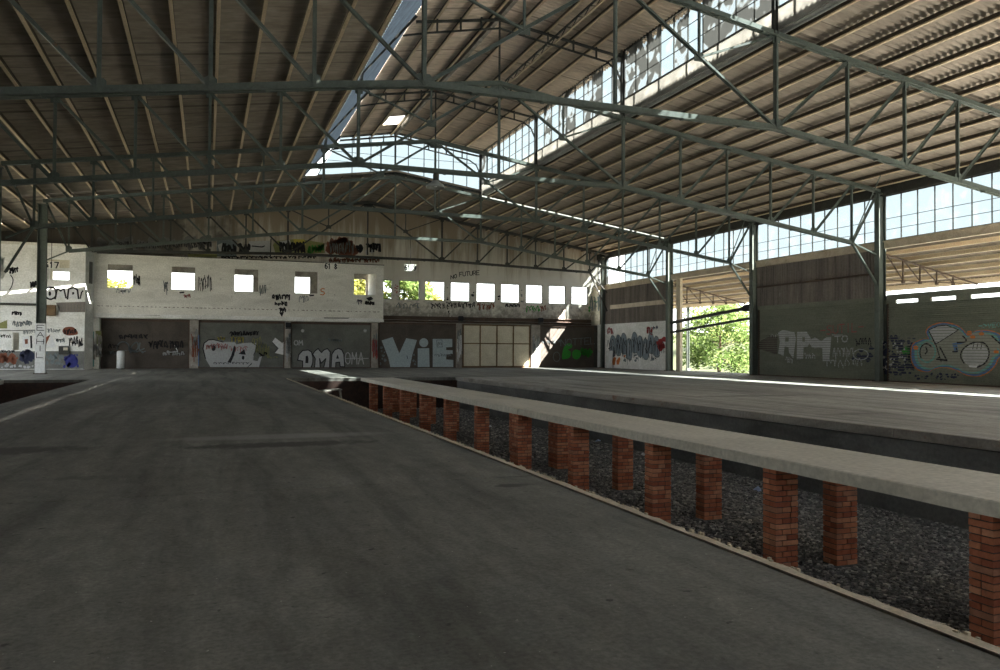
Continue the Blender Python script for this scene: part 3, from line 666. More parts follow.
column(XR-.05, YT[2], 'green steel column between the open doorway and the silver lettered shutter', 9.42)
column(XR-.05, YT[3], 'green steel column between the white graffiti wall and the open doorway', 9.42)
column(XR-.05, YT[4]+.9, 'dark steel column in the corner of the back wall', 9.42)
m = MB(); m.box(XR+.12, XR+.34, 49.25, 49.75, 0, 6.66)
tag(m.build('door_post', 'cream_steel'), 'beige post beside the open loading doorway', 'post')

# ------------------------------------------------------------------ purlins
def purlin(x, zf, y0, y1, mat, label, group, h=.15, side=1):
    root = empty('roof_purlin', (x, (y0+y1)/2, zf), label, 'purlin', group)
    m = MB(); m.prism([(-.05, 0), (.05, 0), (.05, .022), (.012, .022), (.012, h-.02), (.05, h-.02), (.05, h), (-.012, h), (-.012, .022), (-.05, .022)], (x, y0, zf), (x, y1, zf)); m.build('beam', 'purlin_web', root)
    m = MB(); m.box(x-.05, x+.05, y0, y1, zf-.045, zf+.002); m.build('batten', mat, root)
    return root
def pz(x): return ztop(x)+.16
for i in range(18):
    x = 5.2-1.25*i
    if x < -16: break
    purlin(x, pz(x), NEAR, 61.9, 'tan_timber', '%s tan purlin down from the lantern under the dark left roof slope' % (ORD[i] if i < 14 else ['fifteenth', 'sixteenth', 'seventeenth', 'eighteenth'][i-14]), 'purlins under the left roof slope')
for i in range(12):
    x = 17.75+1.25*i
    purlin(x, pz(x), NEAR, 61.9, 'tan_timber', '%s tan purlin down from the lantern under the right roof slope' % ORD[i], 'purlins under the right roof slope')
for i, x in enumerate((6.6, 7.9, 9.2, 10.6, 12.0, 13.4, 14.7, 16.0)):
    purlin(x, pz(x), YT[3]+.05, 61.9, 'tan_timber', '%s purlin from the left under the ridge roof behind the glazed lantern end' % ORD[i], 'purlins under the ridge at the back wall')
for i, x in enumerate((8.6, 9.75, 11.0, 12.3, 13.5, 14.7, 15.8)):
    purlin(x, zl(x)-.20, NEAR, 50.5, 'tan_timber', '%s tan purlin from the left under the lantern roof' % ORD[i], 'purlins under the lantern roof', .15)
m = MB(); m.box(XC-.09, XC+.09, NEAR, 50.5, zl(XC)-.30, zl(XC)-.06); tag(m.build('ridge_beam', 'pier_plaster'), 'pale speckled ridge beam under the lantern roof', 'beam')
# lattice girder along the lantern
gx, gz = 13.95, 14.9
root = empty('lattice_girder', (gx, 10, gz), 'slim lattice girder running lengthwise under the lantern roof', 'girder')
for z in (gz-.14, gz+.14):
    m = MB(); m.bar((gx, NEAR, z), (gx, 37.3, z), .07, .06); m.build('flange', 'tan_timber' if z < gz else 'dark_steel', root)
m = MB(); y = NEAR; k = 0
while y < 37:
    m.bar((gx, y, gz-.12), (gx, y+.55, gz+.12), .03, .03) if k % 2 == 0 else m.bar((gx, y, gz+.12), (gx, y+.55, gz-.12), .03, .03); y += .55; k += 1
m.build('lacing', 'dark_steel', root)
m = MB(); m.tube((17.42, NEAR, ztop(17.4)+.17), (17.42, 50.2, ztop(17.4)+.17), .10, 12)
tag(m.build('drain_pipe', 'zinc'), 'grey round pipe along the upper edge of the right roof slope', 'pipe')
for s, y, z in (('upper', 0, 0),):
    pass

# ------------------------------------------------------------------ walkway slabs and brick piers
for (x0, x1, y0, y1, lab) in ((SX0, SX1, NEAR, 18.90, 'long concrete walkway slab on brick piers, section nearest the open end'), (SX0, SX1, 18.935, PEND, 'concrete walkway slab on brick piers, section running to the pit end'),
                              (-10.25, -8.5, NEAR, PEND, 'concrete walkway slab over the side track pit')):
    m = MB(); n_ = max(2, int((y1-y0)/.5)); rr = random.Random(int(y1*10))
    prof = [(0, -.165), (x1-x0, -.165), (x1-x0, -.014), (x1-x0-.014, 0), (.014, 0), (0, -.014)]
    for i in range(n_+1):
        y = y0+(y1-y0)*i/n_
        for k, (a, z) in enumerate(prof): m.v.append((x0+a+(rr.uniform(-.006, .006) if k in (0, 5) else 0), y, z+(rr.uniform(-.004, .004) if k in (0, 5) else 0)))
    for i in range(n_):
        for k in range(6): q = 6*i; m.f.append((q+k, q+6+k, q+6+(k+1) % 6, q+(k+1) % 6)); m.m.append(0)
    m.f.append(tuple(range(6))); m.m.append(0); m.f.append(tuple(6*n_+k for k in reversed(range(6)))); m.m.append(0)
    tag(m.build('walkway_slab', 'slab_concrete'), lab, 'walkway slab')
def pier_mesh(seed, wx=.38, wy=.275):
    r = random.Random(seed); m = MB(); course, z0 = .0775, -1.62; nc = 19
    m.box(.016, wx-.016, .016, wy-.016, z0, -.165, 1)
    for c in range(nc):
        za = z0+c*course; zb_ = min(za+course-.015, -.166)
        if c % 2 == 0: cells = [(0, wx/2, 0, wy/2), (wx/2, wx, 0, wy/2), (0, wx/2, wy/2, wy), (wx/2, wx, wy/2, wy)] if r.random() < .5 else [(0, wx*.66, 0, wy/2), (wx*.66, wx, 0, wy/2), (0, wx*.33, wy/2, wy), (wx*.33, wx, wy/2, wy)]
        else: cells = [(0, wx*.3, 0, wy), (wx*.3, wx*.7, 0, wy), (wx*.7, wx, 0, wy)] if r.random() < .6 else [(0, wx*.3, 0, wy/2), (0, wx*.3, wy/2, wy), (wx*.3, wx, 0, wy/2), (wx*.3, wx, wy/2, wy)]
        for (a, b, d, e) in cells:
            g = .008; j = lambda: r.uniform(-.004, .004)
            dx, dy = j(), j(); m.box((a+g if a > 0 else 0)+dx*.6, (b-g if b < wx else wx)+dx*.6, (d+g if d > 0 else 0)+dy*.6, (e-g if e < wy else wy)+dy*.6, za, zb_, 0)
    return m.mesh('brick_pier', ['red_brick', 'mortar'])
PM = [pier_mesh(k) for k in range(5)]
def pier(x, y, k, label, group):
    o = bpy.data.objects.new('brick_pier', PM[k % 5]); COL.objects.link(o); o.location = (x, y, 0); tag(o, label, 'brick pier', group); return o
for i in range(11):
    y = 5.85+3.275*i
    pier(SX0+.03, y, i, '%s brick pier from the open end in the front row under the walkway slab' % ORD[i], 'brick piers in the front row under the walkway slab')
    pier(8.62, y+.06, i+2, '%s brick pier from the open end in the back row under the walkway slab' % ORD[i], 'brick piers in the back row under the walkway slab')
pier(SX0+.03, 19.26, 3, 'brick pier paired with its twin under the joint of the walkway slab, front row', 'brick piers in the front row under the walkway slab')
pier(8.62, 19.32, 1, 'brick pier paired with its twin under the joint of the walkway slab, back row', 'brick piers in the back row under the walkway slab')
for i, y in enumerate((22.2, 25.5, 28.8, 32.1, 35.4)):
    pier(-8.9, y, i, '%s brick pier from the open end under the side walkway slab' % ORD[i], 'brick piers under the side walkway slab')
be = MB(); be.box(PX1+.1, PX2+.1, PEND-.13, PEND-.01, -1.62, -.16)
root = tag(be.build('wall_pit', 'old_brick'), 'dark brick end wall of the track pit', 'wall', None, 'structure')
bb = MB(); rb = random.Random(5)
for c in range(19):
    x = PX1+.1-(.12 if c % 2 else 0); z = -1.62+c*.0775
    while x < PX2+.1:
        a = max(x, PX1+.1); bb.box(a, min(x+.228, PX2+.1), PEND-.14+rb.uniform(-.004, .004), PEND-.128, z, z+.066); x += .24
bb.build('brickwork', 'old_brick', root)
m = MB(); m.bar((4.9, 39.9, -.62), (6.3, 40.3, -.55), .5, .06); m.bar((6.28, 40.3, -.55), (6.36, 40.32, -1.1), .5, .05)
tag(m.build('bent_panel', 'pier_plaster'), 'bent pale sheet lying in the sunlit end of the track pit', 'panel')
m = MB(); m.box(4.95, 5.6, 39.75, 40.4, -1.62, -.66); tag(m.build('rubble_block', 'mortar'), 'dark block under the bent pale sheet in the track pit', 'block')
# ------------------------------------------------------------------ painted writing and tags
def smooth(pts, closed=True, n=5):
    out = []; k = len(pts); P = [Vector((*p, 0)) for p in pts]
    rng = range(k) if closed else range(k-1)
    for i in rng:
        p0 = P[(i-1) % k] if closed or i > 0 else P[0]; p1 = P[i]; p2 = P[(i+1) % k]; p3 = P[(i+2) % k] if closed or i+2 < k else P[-1]
        for j in range(n):
            t = j/n; q = .5*((2*p1)+(p2-p0)*t+(2*p0-5*p1+4*p2-p3)*t*t+(3*p1-p0-3*p2+p3)*t**3); out.append((q.x, q.y))
    if not closed: out.append(pts[-1])
    return out
class Graf:
    """paint on one upright wall plane; coordinates read off an enlarged view of the photo (origin x0, y0, scale s)"""
    def __init__(s, axis, val, view=(0, 0, 1)): s.a, s.val, s.view, s.mb, s.mats = axis, val, view, MB(), []
    def W(s, u, v, lay=1):
        x0, y0, k = s.view; o = s.val-.003*lay
        return at(x0+u*k, y0+v*k, **{s.a: o})
    def mi(s, m):
        if m not in s.mats: s.mats.append(m)
        return s.mats.index(m)
    def fill(s, pts, mat, lay=1, sm=False):
        if sm: pts = smooth(pts)
        P = [s.W(u, v, lay) for u, v in pts]
        for t in tessellate_polygon([P]): s.mb.poly([P[i] for i in t], s.mi(mat))
    def line(s, pts, wd, mat, lay=2, sm=False, closed=False):
        if sm: pts = smooth(pts, closed, 4)
        elif closed: pts = pts+[pts[0]]
        P = [s.W(u, v, lay) for u, v in pts]
        nrm = Vector((0, -1, 0)) if s.a == 'Y' else Vector((-1, 0, 0))
        u, v = pts[0]; k = (s.W(u, v+10, lay)-s.W(u, v, lay)).length/10
        ribbon(s.mb, (P, nrm), wd*k, s.mi(mat))
    def shape(s, pts, fillm, linem, wd=4, lay=1, sm=False):
        s.fill(pts, fillm, lay, sm)
        if linem: s.line(pts, wd, linem, lay+1, sm, True)
    def text(s, txt, a, b, h, wd, mat, lay=2):
        (ax, ay), (bx, by) = a, b
        nrm = Vector((0, -1, 0)) if s.a == 'Y' else Vector((-1, 0, 0)); n = len(txt)
        k = (s.W(ax, ay+10, lay)-s.W(ax, ay, lay)).length/10
        for i, ch in enumerate(txt):
            for st_ in FONT5.get(ch, []):
                P = [s.W(ax+(bx-ax)*(i+p*.78)/n, ay+(by-ay)*(i+p*.78)/n-h*q, lay) for p, q in st_]
                ribbon(s.mb, (P, nrm), wd*k, s.mi(mat))
    def scrib(s, x0, y0, x1, y1, n, wd, mat, seed, lay=2, big=1.0):
        """illegible quick tag: runs of looping strokes between x0 and x1"""
        r = random.Random(seed); h = (y1-y0)/2; c = (y0+y1)/2
        for q in range(n):
            u = x0+(x1-x0)*(q+.1)/n; wdt = (x1-x0)/n*.95; k = r.randint(6, 9); lo, ph, tl = r.uniform(.5, 1.1), r.uniform(0, 6.28), r.uniform(-.25, .25)
            pts = []
            for i in range(k+1):
                t = i/k; a = ph+t*6.283*r.choice((1.0, 1.25, 1.5))
                pts.append((u+wdt*(t*.75+.22*lo*math.cos(a)+.1), c+h*(.85*math.sin(a)*r.uniform(.6, 1.05)+tl)))
            s.line(pts, wd, mat, lay, True)
            if r.random() < .45: s.line([(u+wdt*.2, c+h*r.uniform(-.9, .2)), (u+wdt*.8, c+h*r.uniform(-.3, .9))], wd, mat, lay)
    def spots(s, x0, y0, x1, y1, n, rad, mat, seed, lay=1):
        r = random.Random(seed)
        for _ in range(n):
            u, v = r.uniform(x0, x1), r.uniform(y0, y1); R = rad*r.uniform(.5, 1.3); k = 7
            s.fill([(u+R*r.uniform(.5, 1.2)*math.cos(6.28*i/k), v+R*r.uniform(.5, 1.2)*math.sin(6.28*i/k)) for i in range(k)], mat, lay)
    def cut(s, parent):
        s.build(parent); s.mb, s.mats = MB(), []
    def build(s, parent, name='graffiti', label=None):
        if not s.mb.f: return
        o = s.mb.build(name, s.mats, parent)
        if label: o['label'] = label
        return o
def circ(u, v, r, n=14, ry=None): return [(u+r*math.cos(6.2832*i/n), v+(ry or r)*math.sin(6.2832*i/n)) for i in range(n)]

# ------------------------------------------------------------------ roller shutters
def slats(mb, axis, pos, a, b, z0, z1, pitch=.09, amp=.012):
    """ribbed curtain: axis 'Y' faces the camera along y, 'X' faces along x"""
    n = int((z1-z0)/pitch*2); k = len(mb.v)
    for i in range(n+1):
        z = z0+(z1-z0)*i/n; o = pos-(amp if i % 2 else 0)
        mb.v += [(a, o, z), (b, o, z)] if axis == 'Y' else [(o, a, z), (o, b, z)]
    for i in range(n): q = k+2*i; mb.f.append((q, q+1, q+3, q+2)); mb.m.append(0)
def shutter(axis, pos, a, b, z1, mat, label, drum=True, zt=None, zb=.06, housing='rusty_steel'):
    c = ((a+b)/2, pos, 0) if axis == 'Y' else (pos, (a+b)/2, 0)
    root = empty('roller_shutter', c, label, 'roller shutter', 'roller shutters round the hall')
    m = MB(); slats(m, axis, pos, a, b, zb, z1); m.build('curtain', mat, root)
    def bx_(u0, u1, d0, d1, z0_, z1_):
        m = MB(); m.box(u0, u1, pos+d0, pos+d1, z0_, z1_) if axis == 'Y' else m.box(pos+d0, pos+d1, u0, u1, z0_, z1_); return m
    for u in (a, b): bx_(u-.0 if u == a else u-.08, u+.08 if u == a else u, -.05, .06, 0, z1).build('guide_rail', 'rusty_steel', root)
    bx_(a+.05, b-.05, -.03, .03, 0, zb).build('bottom_bar', 'rusty_steel', root)
    if drum: bx_(a, b, -.08, .18, z1, zt or z1+.25).build('housing', housing, root)
    return root
px_ = lambda p, y=300: at(p, y, Y=YW).x
PIERX = [(px_(190), px_(199)), (px_(285), px_(291)), (px_(371.5), px_(378)), (px_(456), px_(462)), (px_(531), px_(540))]
x_l = BX0+.45
S1 = shutter('Y', YW, x_l, PIERX[0][0], 3.35, 'shutter_brown', 'dark brown roller shutter behind the white bollard', zt=3.54)
S2 = shutter('Y', YW, PIERX[0][1], PIERX[1][0], 3.35, 'shutter_grey', 'grey roller shutter with big silver letters and a white arrow', zt=3.54)
S3 = shutter('Y', YW, PIERX[1][1], PIERX[2][0], 3.35, 'shutter_grey', 'grey roller shutter with white bubble letters under the office box', zt=3.54)
S4 = shutter('Y', YW, PIERX[2][1]+.1, PIERX[3][0], 3.45, 'shutter_brown', 'brown roller shutter painted with VIE in pale blue', zt=3.6)
S5 = shutter('Y', YW, PIERX[4][1], XR-.35, 3.45, 'shutter_brown', 'dark roller shutter in the corner crossed by a sunbeam', zt=3.6)
S6 = shutter('X', XR+.12, 31.25, 40.5, 4.02, 'shutter_olive', 'olive roller shutter with silver letters under the dark corrugated panel', zt=4.26, housing='shutter_olive')
S7 = shutter('X', XR+.12, 21.2, 30.6, 3.90, 'shutter_olive', 'olive roller shutter with blue and teal graffiti under an open gap', False)
m = MB(); m.box(XR+.05, XR+.22, 21.2, 30.6, 4.07, 4.34)
for y in (30.45, 28.4, 26.35, 24.1, 22.3): m.box(XR+.08, XR+.18, y-.36, y+.36, 3.88, 4.08)
m.build('housing', 'shutter_olive', S7)

for S_, ya, yb, zz in ((S6, 31.3, 40.45, 4.0), (S7, 21.25, 30.55, 3.88)):
    m = MB(); k = 0
    while .14+k*.13 < zz: m.box(XR+.07, XR+.118, ya, yb, .14+k*.13, .165+k*.13); k += 1
    m.build('slat_ridge', 'shutter_olive', S_)
g = Graf('Y', YW-.02, (95, 300, .12))      # first shutter
g.line([(185, 410), (190, 375), (215, 352), (250, 352), (278, 375), (285, 420)], 11, 'paint_slate', 2, True); g.line([(300, 430), (300, 395), (330, 360), (355, 358), (358, 400), (330, 425), (300, 410)], 10, 'paint_slate', 2, True); g.line([(375, 358), (370, 415), (410, 405)], 9, 'paint_slate', 2, True)
g.scrib(120, 425, 180, 455, 3, 6, 'paint_slate', 1); g.scrib(190, 420, 420, 440, 3, 6, 'paint_slate', 2)
g.cut(S1); g.scrib(560, 425, 745, 460, 5, 8, 'paint_white', 3); g.line([(600, 440), (690, 430), (665, 380)], 6, 'paint_white', 2)
g.cut(S1); g.scrib(440, 335, 740, 410, 7, 9, 'paint_black', 4); g.scrib(190, 285, 440, 325, 6, 8, 'paint_black', 5); g.scrib(110, 370, 200, 410, 3, 7, 'paint_black', 6)
g.build(S1)
g = Graf('Y', YW-.02, (190, 310, .11044))  # second shutter
blob = [(118, 350), (128, 300), (165, 272), (210, 268), (300, 290), (405, 288), (420, 312), (480, 300), (552, 296), (600, 300), (585, 380), (578, 455), (612, 462), (640, 405), (652, 415), (625, 516), (185, 516), (140, 440)]
g.fill(blob, 'paint_silver'); g.line(blob[-1:]+blob[:5], 9, 'paint_black', 2); g.line([(560, 290), (610, 330), (575, 410)], 5, 'paint_black', 2)
g.fill(circ(213, 345, 19, 12, 26), 'paint_black', 3); g.fill([(398, 325), (417, 335), (400, 410), (370, 478), (340, 472), (372, 415)], 'paint_black', 3); g.fill([(440, 395), (492, 355), (505, 405), (470, 402)], 'paint_black', 3); g.fill(circ(481, 432, 12, 10, 19), 'paint_black', 3)
g.fill([(578, 400), (612, 385), (635, 410), (605, 462), (572, 455)], 'shutter_grey', 3); g.fill([(560, 478), (560, 490), (525, 516), (520, 516)], 'paint_black', 3)
g.scrib(135, 300, 340, 360, 6, 6, 'paint_rose', 11, 4); g.scrib(350, 320, 520, 390, 4, 4, 'paint_rose', 12, 4); g.scrib(200, 470, 540, 490, 8, 4, 'paint_black', 13, 4)
g.cut(S2); g.scrib(245, 240, 320, 275, 3, 6, 'paint_yellow', 14); g.scrib(365, 235, 485, 300, 4, 6, 'paint_yellow', 15); g.scrib(560, 240, 650, 330, 3, 5, 'paint_lime', 16); g.scrib(590, 290, 720, 430, 5, 4, 'paint_lime', 17); g.scrib(700, 420, 800, 440, 2, 3, 'paint_lime', 18)
g.scrib(360, 190, 620, 235, 9, 9, 'paint_black', 19); g.scrib(620, 380, 700, 420, 2, 10, 'paint_black', 20)
g.cut(S2); g.fill([(745, 288), (772, 250), (835, 300), (868, 268), (872, 412), (765, 388), (798, 345)], 'paint_white', 3)
g.line([(768, 385), (798, 348), (745, 292)], 6, 'paint_black', 4)
g.build(S2)
g = Graf('Y', YW-.02, (280, 310, .11044))  # third shutter
g.fill([(140, 440), (150, 385), (200, 340), (300, 345), (500, 335), (590, 380), (600, 420), (580, 520), (200, 520)], 'shutter_grey', 1)
def letter(pts, hole=None, w=9):
    g.shape(pts, 'paint_silver', 'paint_black', w, 2, False)
    if hole: g.fill(hole, 'paint_black', 4)
letter([(160, 455), (170, 405), (205, 368), (255, 362), (285, 380), (298, 430), (296, 480), (280, 524), (205, 526), (205, 462)], [(232, 418), (250, 412), (258, 440), (256, 482), (230, 480)])
letter([(296, 400), (318, 370), (345, 350), (375, 385), (400, 360), (430, 350), (455, 380), (448, 524), (395, 524), (415, 440), (372, 482), (358, 440), (365, 524), (312, 524), (320, 440)])
letter([(462, 524), (470, 400), (495, 362), (530, 348), (560, 362), (578, 400), (586, 514), (545, 512), (540, 472), (506, 476), (504, 524)], [(508, 440), (522, 400), (534, 440)])
g.cut(S3); g.text('OMA', (590, 490), (770, 490), 105, 8, 'paint_silver', 4); g.line([(590, 440), (800, 438)], 6, 'paint_silver', 4)
g.cut(S3); g.text('OM', (128, 318), (215, 318), 42, 9, 'paint_silver', 2)
g.cut(S3)
for u in (205, 771):
    for a_ in range(4): g.line([(u-14*math.cos(a_*.785), 188-14*math.sin(a_*.785)), (u+14*math.cos(a_*.785), 188+14*math.sin(a_*.785))], 6, 'paint_silver', 2)
    g.cut(S3)
g.scrib(430, 255, 560, 285, 4, 5, 'paint_slate', 31); g.build(S3)
g = Graf('Y', YW-.02, (370, 310, .11044))  # VIE
g.fill([(105, 275), (205, 245), (265, 392), (328, 255), (425, 272), (385, 400), (360, 521), (185, 521), (165, 430)], 'paint_paleblue'); g.cut(S4); g.fill([(432, 348), (536, 345), (540, 521), (432, 521)], 'paint_paleblue'); g.fill(circ(487, 296, 41), 'paint_paleblue')
g.cut(S4); g.fill([(568, 262), (745, 262), (745, 335), (690, 338), (690, 362), (748, 365), (748, 398), (690, 402), (690, 448), (754, 452), (754, 521), (568, 521)], 'paint_paleblue')
g.line([(602, 272), (652, 270), (655, 335), (608, 335), (602, 272)], 5, 'paint_slate', 2); g.scrib(608, 285, 650, 325, 3, 4, 'paint_slate', 41, 2); g.scrib(580, 395, 740, 425, 6, 4, 'paint_slate', 42, 2)
g.line([(335, 415), (340, 440)], 6, 'paint_navy', 2); g.spots(85, 300, 140, 520, 10, 14, 'paint_slate', 43, 1); g.spots(380, 400, 420, 510, 5, 12, 'paint_slate', 44, 1)
g.build(S4)
g = Graf('Y', YW-.02, (525, 290, .1193))   # corner shutter
g.text('NOTTEL', (300, 470), (600, 450), 55, 6, 'paint_slate'); g.cut(S5); g.shape([(310, 570), (320, 500), (345, 455), (385, 450), (395, 480), (360, 500), (385, 520), (375, 565), (330, 580)], 'paint_green', None, sm=True)
g.shape([(395, 530), (420, 500), (460, 510), (470, 545), (440, 580), (405, 570)], 'paint_green', None, sm=True); g.scrib(470, 490, 560, 560, 4, 14, 'paint_green', 51, 1)
g.cut(S5); g.line(circ(265, 560, 28, 10, 40), 6, 'paint_slate', 2, True, True); g.scrib(130, 420, 300, 450, 4, 5, 'paint_slate', 52)
g.build(S5)
g = Graf('X', XR+.10, (750, 240, .2163))   # silver letters
g.fill([(130, 428), (150, 416), (205, 425), (212, 455), (200, 548), (180, 520), (178, 495), (160, 492), (155, 535), (130, 525), (138, 470)], 'paint_silver'); g.fill([(163, 450), (180, 450), (178, 470), (162, 470)], 'shutter_olive', 2)
g.fill([(218, 425), (262, 424), (282, 455), (268, 492), (248, 495), (246, 550), (216, 552)], 'paint_silver'); g.fill([(242, 448), (254, 450), (254, 470), (242, 470)], 'shutter_olive', 2)
g.fill([(268, 468), (300, 450), (330, 468), (352, 450), (376, 448), (366, 560), (336, 560), (334, 500), (318, 498), (300, 500), (286, 496)], 'paint_silver')
g.cut(S6); g.text('-SUTIL-', (325, 440), (530, 420), 40, 5, 'paint_rose'); g.line([(380, 440), (428, 440)], 5, 'paint_silver'); g.text('TO', (392, 475), (458, 470), 30, 6, 'paint_silver'); g.scrib(380, 490, 480, 545, 5, 4, 'paint_silver', 61); g.line(circ(512, 530, 34, 12, 24), 6, 'paint_silver', 2, True, True)
g.scrib(485, 450, 560, 490, 4, 6, 'paint_black', 62); g.scrib(345, 545, 520, 590, 6, 4, 'paint_silver', 63); g.scrib(250, 520, 300, 550, 3, 4, 'paint_silver', 64); g.scrib(165, 540, 200, 575, 2, 4, 'paint_silver', 65)
g.cut(S6); g.fill([(40, 470), (100, 440), (128, 450), (125, 530), (30, 500)], 'shutter_brown'); g.scrib(90, 430, 130, 450, 2, 4, 'paint_silver', 66); g.spots(470, 500, 575, 560, 16, 12, 'paint_navy', 67, 1)
g.build(S6)
g = Graf('X', XR+.10, (870, 300, .1343))   # blue and teal piece
out = [(300, 420), (305, 350), (330, 315), (400, 288), (432, 286), (414, 236), (440, 196), (500, 170), (560, 164), (640, 182), (690, 215), (735, 262), (790, 228), (860, 222), (930, 234), (980, 262), (1000, 330), (1000, 400), (960, 440), (935, 492), (880, 545), (800, 574), (715, 562), (650, 530), (560, 505), (480, 515), (425, 540), (350, 520), (312, 475)]
def shrink(p, k, c=None):
    cx = sum(a for a, b in p)/len(p); cy = sum(b for a, b in p)/len(p); return [(cx+(a-cx)*k, cy+(b-cy)*(k-.015)) for a, b in p]
g.fill(out, 'paint_orange', 1, True); g.fill(shrink(out, .975), 'paint_sky', 2, True); g.fill(shrink(out, .905), 'paint_teal', 3, True)
g.fill(shrink(out, .845), 'paint_greygreen', 4, True)
g.shape(circ(425, 385, 62, 16, 78), 'paint_greygreen', 'paint_teal', 14, 5); g.line([(380, 430), (372, 390), (385, 345), (420, 325), (455, 345)], 10, 'paint_black', 7, True); g.line([(415, 350), (425, 380), (412, 400)], 12, 'paint_black', 7, True)
g.shape([(436, 225), (500, 195), (570, 188), (660, 222), (600, 260), (520, 310), (485, 330)], 'paint_silver', 'paint_black', 6, 6); g.line([(440, 235), (490, 330), (530, 460)], 9, 'paint_black', 8); g.line([(520, 350), (572, 450), (495, 440), (520, 425)], 12, 'paint_black', 8)
g.shape([(540, 330), (600, 270), (680, 240), (712, 300), (660, 320), (640, 380), (600, 400)], 'paint_greygreen', None, 5, 6); g.fill([(610, 325), (660, 312), (705, 318), (650, 335), (655, 385), (630, 390), (620, 345)], 'paint_sky', 7); g.line([(690, 268), (715, 295), (705, 312), (650, 318)], 11, 'paint_black', 8, True); g.line([(640, 350), (650, 385), (615, 385)], 9, 'paint_black', 8)
g.fill(circ(785, 410, 98, 20, 92), 'paint_silver', 6); g.line([(700, 470), (675, 420), (690, 370), (740, 330), (800, 312), (855, 325), (885, 375), (880, 430), (850, 475), (800, 500)], 11, 'paint_black', 7, True)
for u in (765, 795, 825): g.line([(u, 365), (u+8, 325)], 6, 'paint_black', 8)
g.line([(905, 265), (940, 300), (975, 330)], 12, 'paint_black', 8); g.fill([(850, 265), (905, 262), (960, 320), (1000, 345), (1000, 400), (915, 330)], 'paint_greygreen', 5)
for u, v in ((340, 355), (740, 245), (765, 275), (830, 250), (940, 385)): g.fill(circ(u, v, 20, 10, 16), 'paint_orange', 8)
g.fill([(730, 480), (810, 478), (790, 505), (740, 500)], 'paint_white', 8)
g.cut(S7); g.text('->VEOM', (810, 208), (1010, 195), 28, 8, 'paint_teal'); g.fill([(235, 375), (265, 345), (300, 350), (295, 400), (250, 410)], 'paint_green', 1); g.fill([(270, 345), (302, 340), (310, 470), (285, 460)], 'paint_black', 1)
g.cut(S7); g.spots(80, 280, 330, 550, 90, 20, 'paint_navy', 71, 1); g.spots(90, 290, 260, 520, 40, 8, 'paint_silver', 72, 2); g.spots(330, 550, 660, 590, 26, 12, 'paint_navy', 73, 1); g.spots(110, 265, 330, 300, 12, 10, 'shutter_grey', 74, 1); g.scrib(120, 610, 320, 625, 6, 5, 'paint_silver', 75)
g.build(S7)
g = Graf('X', XR+.05, (595, 240, .2015))   # low white wall
r_ = random.Random(9)
for i in range(9):
    u = 88+i*27; v = 520+r_.uniform(-18, 18)
    g.shape([(u-12, v+50), (u-16, v), (u-6, v-42), (u+10, v-35), (u+16, v+5), (u+12, v+55)], 'paint_bluegrey', 'paint_slate', 5, 2, True); g.line([(u-6, v+30), (u-2, v-20), (u+5, v+10)], 4, 'paint_black' if i % 3 else 'paint_silver', 4, True)
g.scrib(60, 480, 345, 590, 14, 4, 'paint_black', 81, 4); g.spots(75, 490, 150, 580, 10, 10, 'paint_orange', 82, 1); g.spots(310, 490, 352, 550, 12, 14, 'paint_red', 83, 4); g.spots(140, 560, 330, 600, 14, 9, 'paint_slate', 84, 1)
g.cut(wall_graf); g.scrib(255, 430, 285, 470, 3, 8, 'paint_red', 85); g.scrib(285, 422, 312, 445, 2, 5, 'paint_navy', 86); g.scrib(58, 430, 90, 468, 2, 9, 'paint_rose', 87)
g.fill([(85, 600), (95, 580), (105, 585), (98, 620), (88, 620)], 'paint_orange', 4); g.fill([(106, 600), (120, 580), (126, 590), (118, 618), (108, 618)], 'paint_orange', 4); g.line([(100, 585), (98, 618)], 4, 'paint_black', 5)
for u, h in ((215, 600), (160, 620), (90, 630), (235, 590)): g.line([(u, 570), (u+1, h)], 3, 'paint_slate', 2)
g.build(wall_graf)
g = Graf('Y', YW-.0, (0, 0, 1))             # back wall
g.text('NO', (450.8, 279.2), (457.4, 277.6), 3.6, .8, 'paint_black'); g.text('FUTURE', (459.5, 276.6), (480, 274.6), 4.2, .8, 'paint_black')
g.cut(wall_back); g.scrib(446, 302, 475, 308, 8, .8, 'paint_black', 91); g.scrib(477, 302, 494, 310, 4, .9, 'paint_rust', 92); g.scrib(430, 302, 445, 309, 4, .7, 'paint_black', 93); g.scrib(505, 304, 520, 307, 4, 1.2, 'paint_black', 94); g.scrib(525, 305, 540, 312, 3, .9, 'paint_green', 95); g.scrib(540, 305, 546, 311, 2, .9, 'paint_rust', 96)
g.spots(447, 286, 450, 314, 8, 1.0, 'paint_black', 97); g.spots(472, 291, 476, 296, 3, 1.5, 'paint_black', 98); g.spots(497, 296, 500, 299, 3, 1.3, 'paint_black', 99); g.spots(521, 287, 525, 304, 6, .9, 'paint_slate', 100); g.spots(395, 283, 399, 300, 8, .9, 'paint_rose', 101)
g.scrib(590, 295, 604, 312, 4, 1.2, 'paint_bluegrey', 102); g.spots(589, 300, 603, 312, 8, 1.4, 'paint_green', 103); g.spots(598, 280, 604, 300, 6, 1.6, 'paint_bluegrey', 104); g.scrib(395, 303, 420, 309, 4, .7, 'paint_slate', 105)
g.cut(wall_back); g.view = (200, 215, .2)                     # painted stretch above the office box
g.fill([(85, 130), (100, 115), (140, 118), (185, 130), (182, 212), (82, 205)], 'paint_slate', 1); g.fill([(245, 132), (350, 128), (352, 205), (300, 208), (250, 200)], 'paint_silver', 1); g.fill([(88, 150), (110, 140), (120, 170), (100, 190)], 'paint_silver', 2); g.scrib(110, 140, 180, 195, 4, 8, 'paint_black', 111, 3); g.line([(260, 155), (310, 160), (322, 155)], 6, 'paint_black', 3); g.scrib(190, 140, 250, 200, 4, 9, 'paint_black', 112, 2)
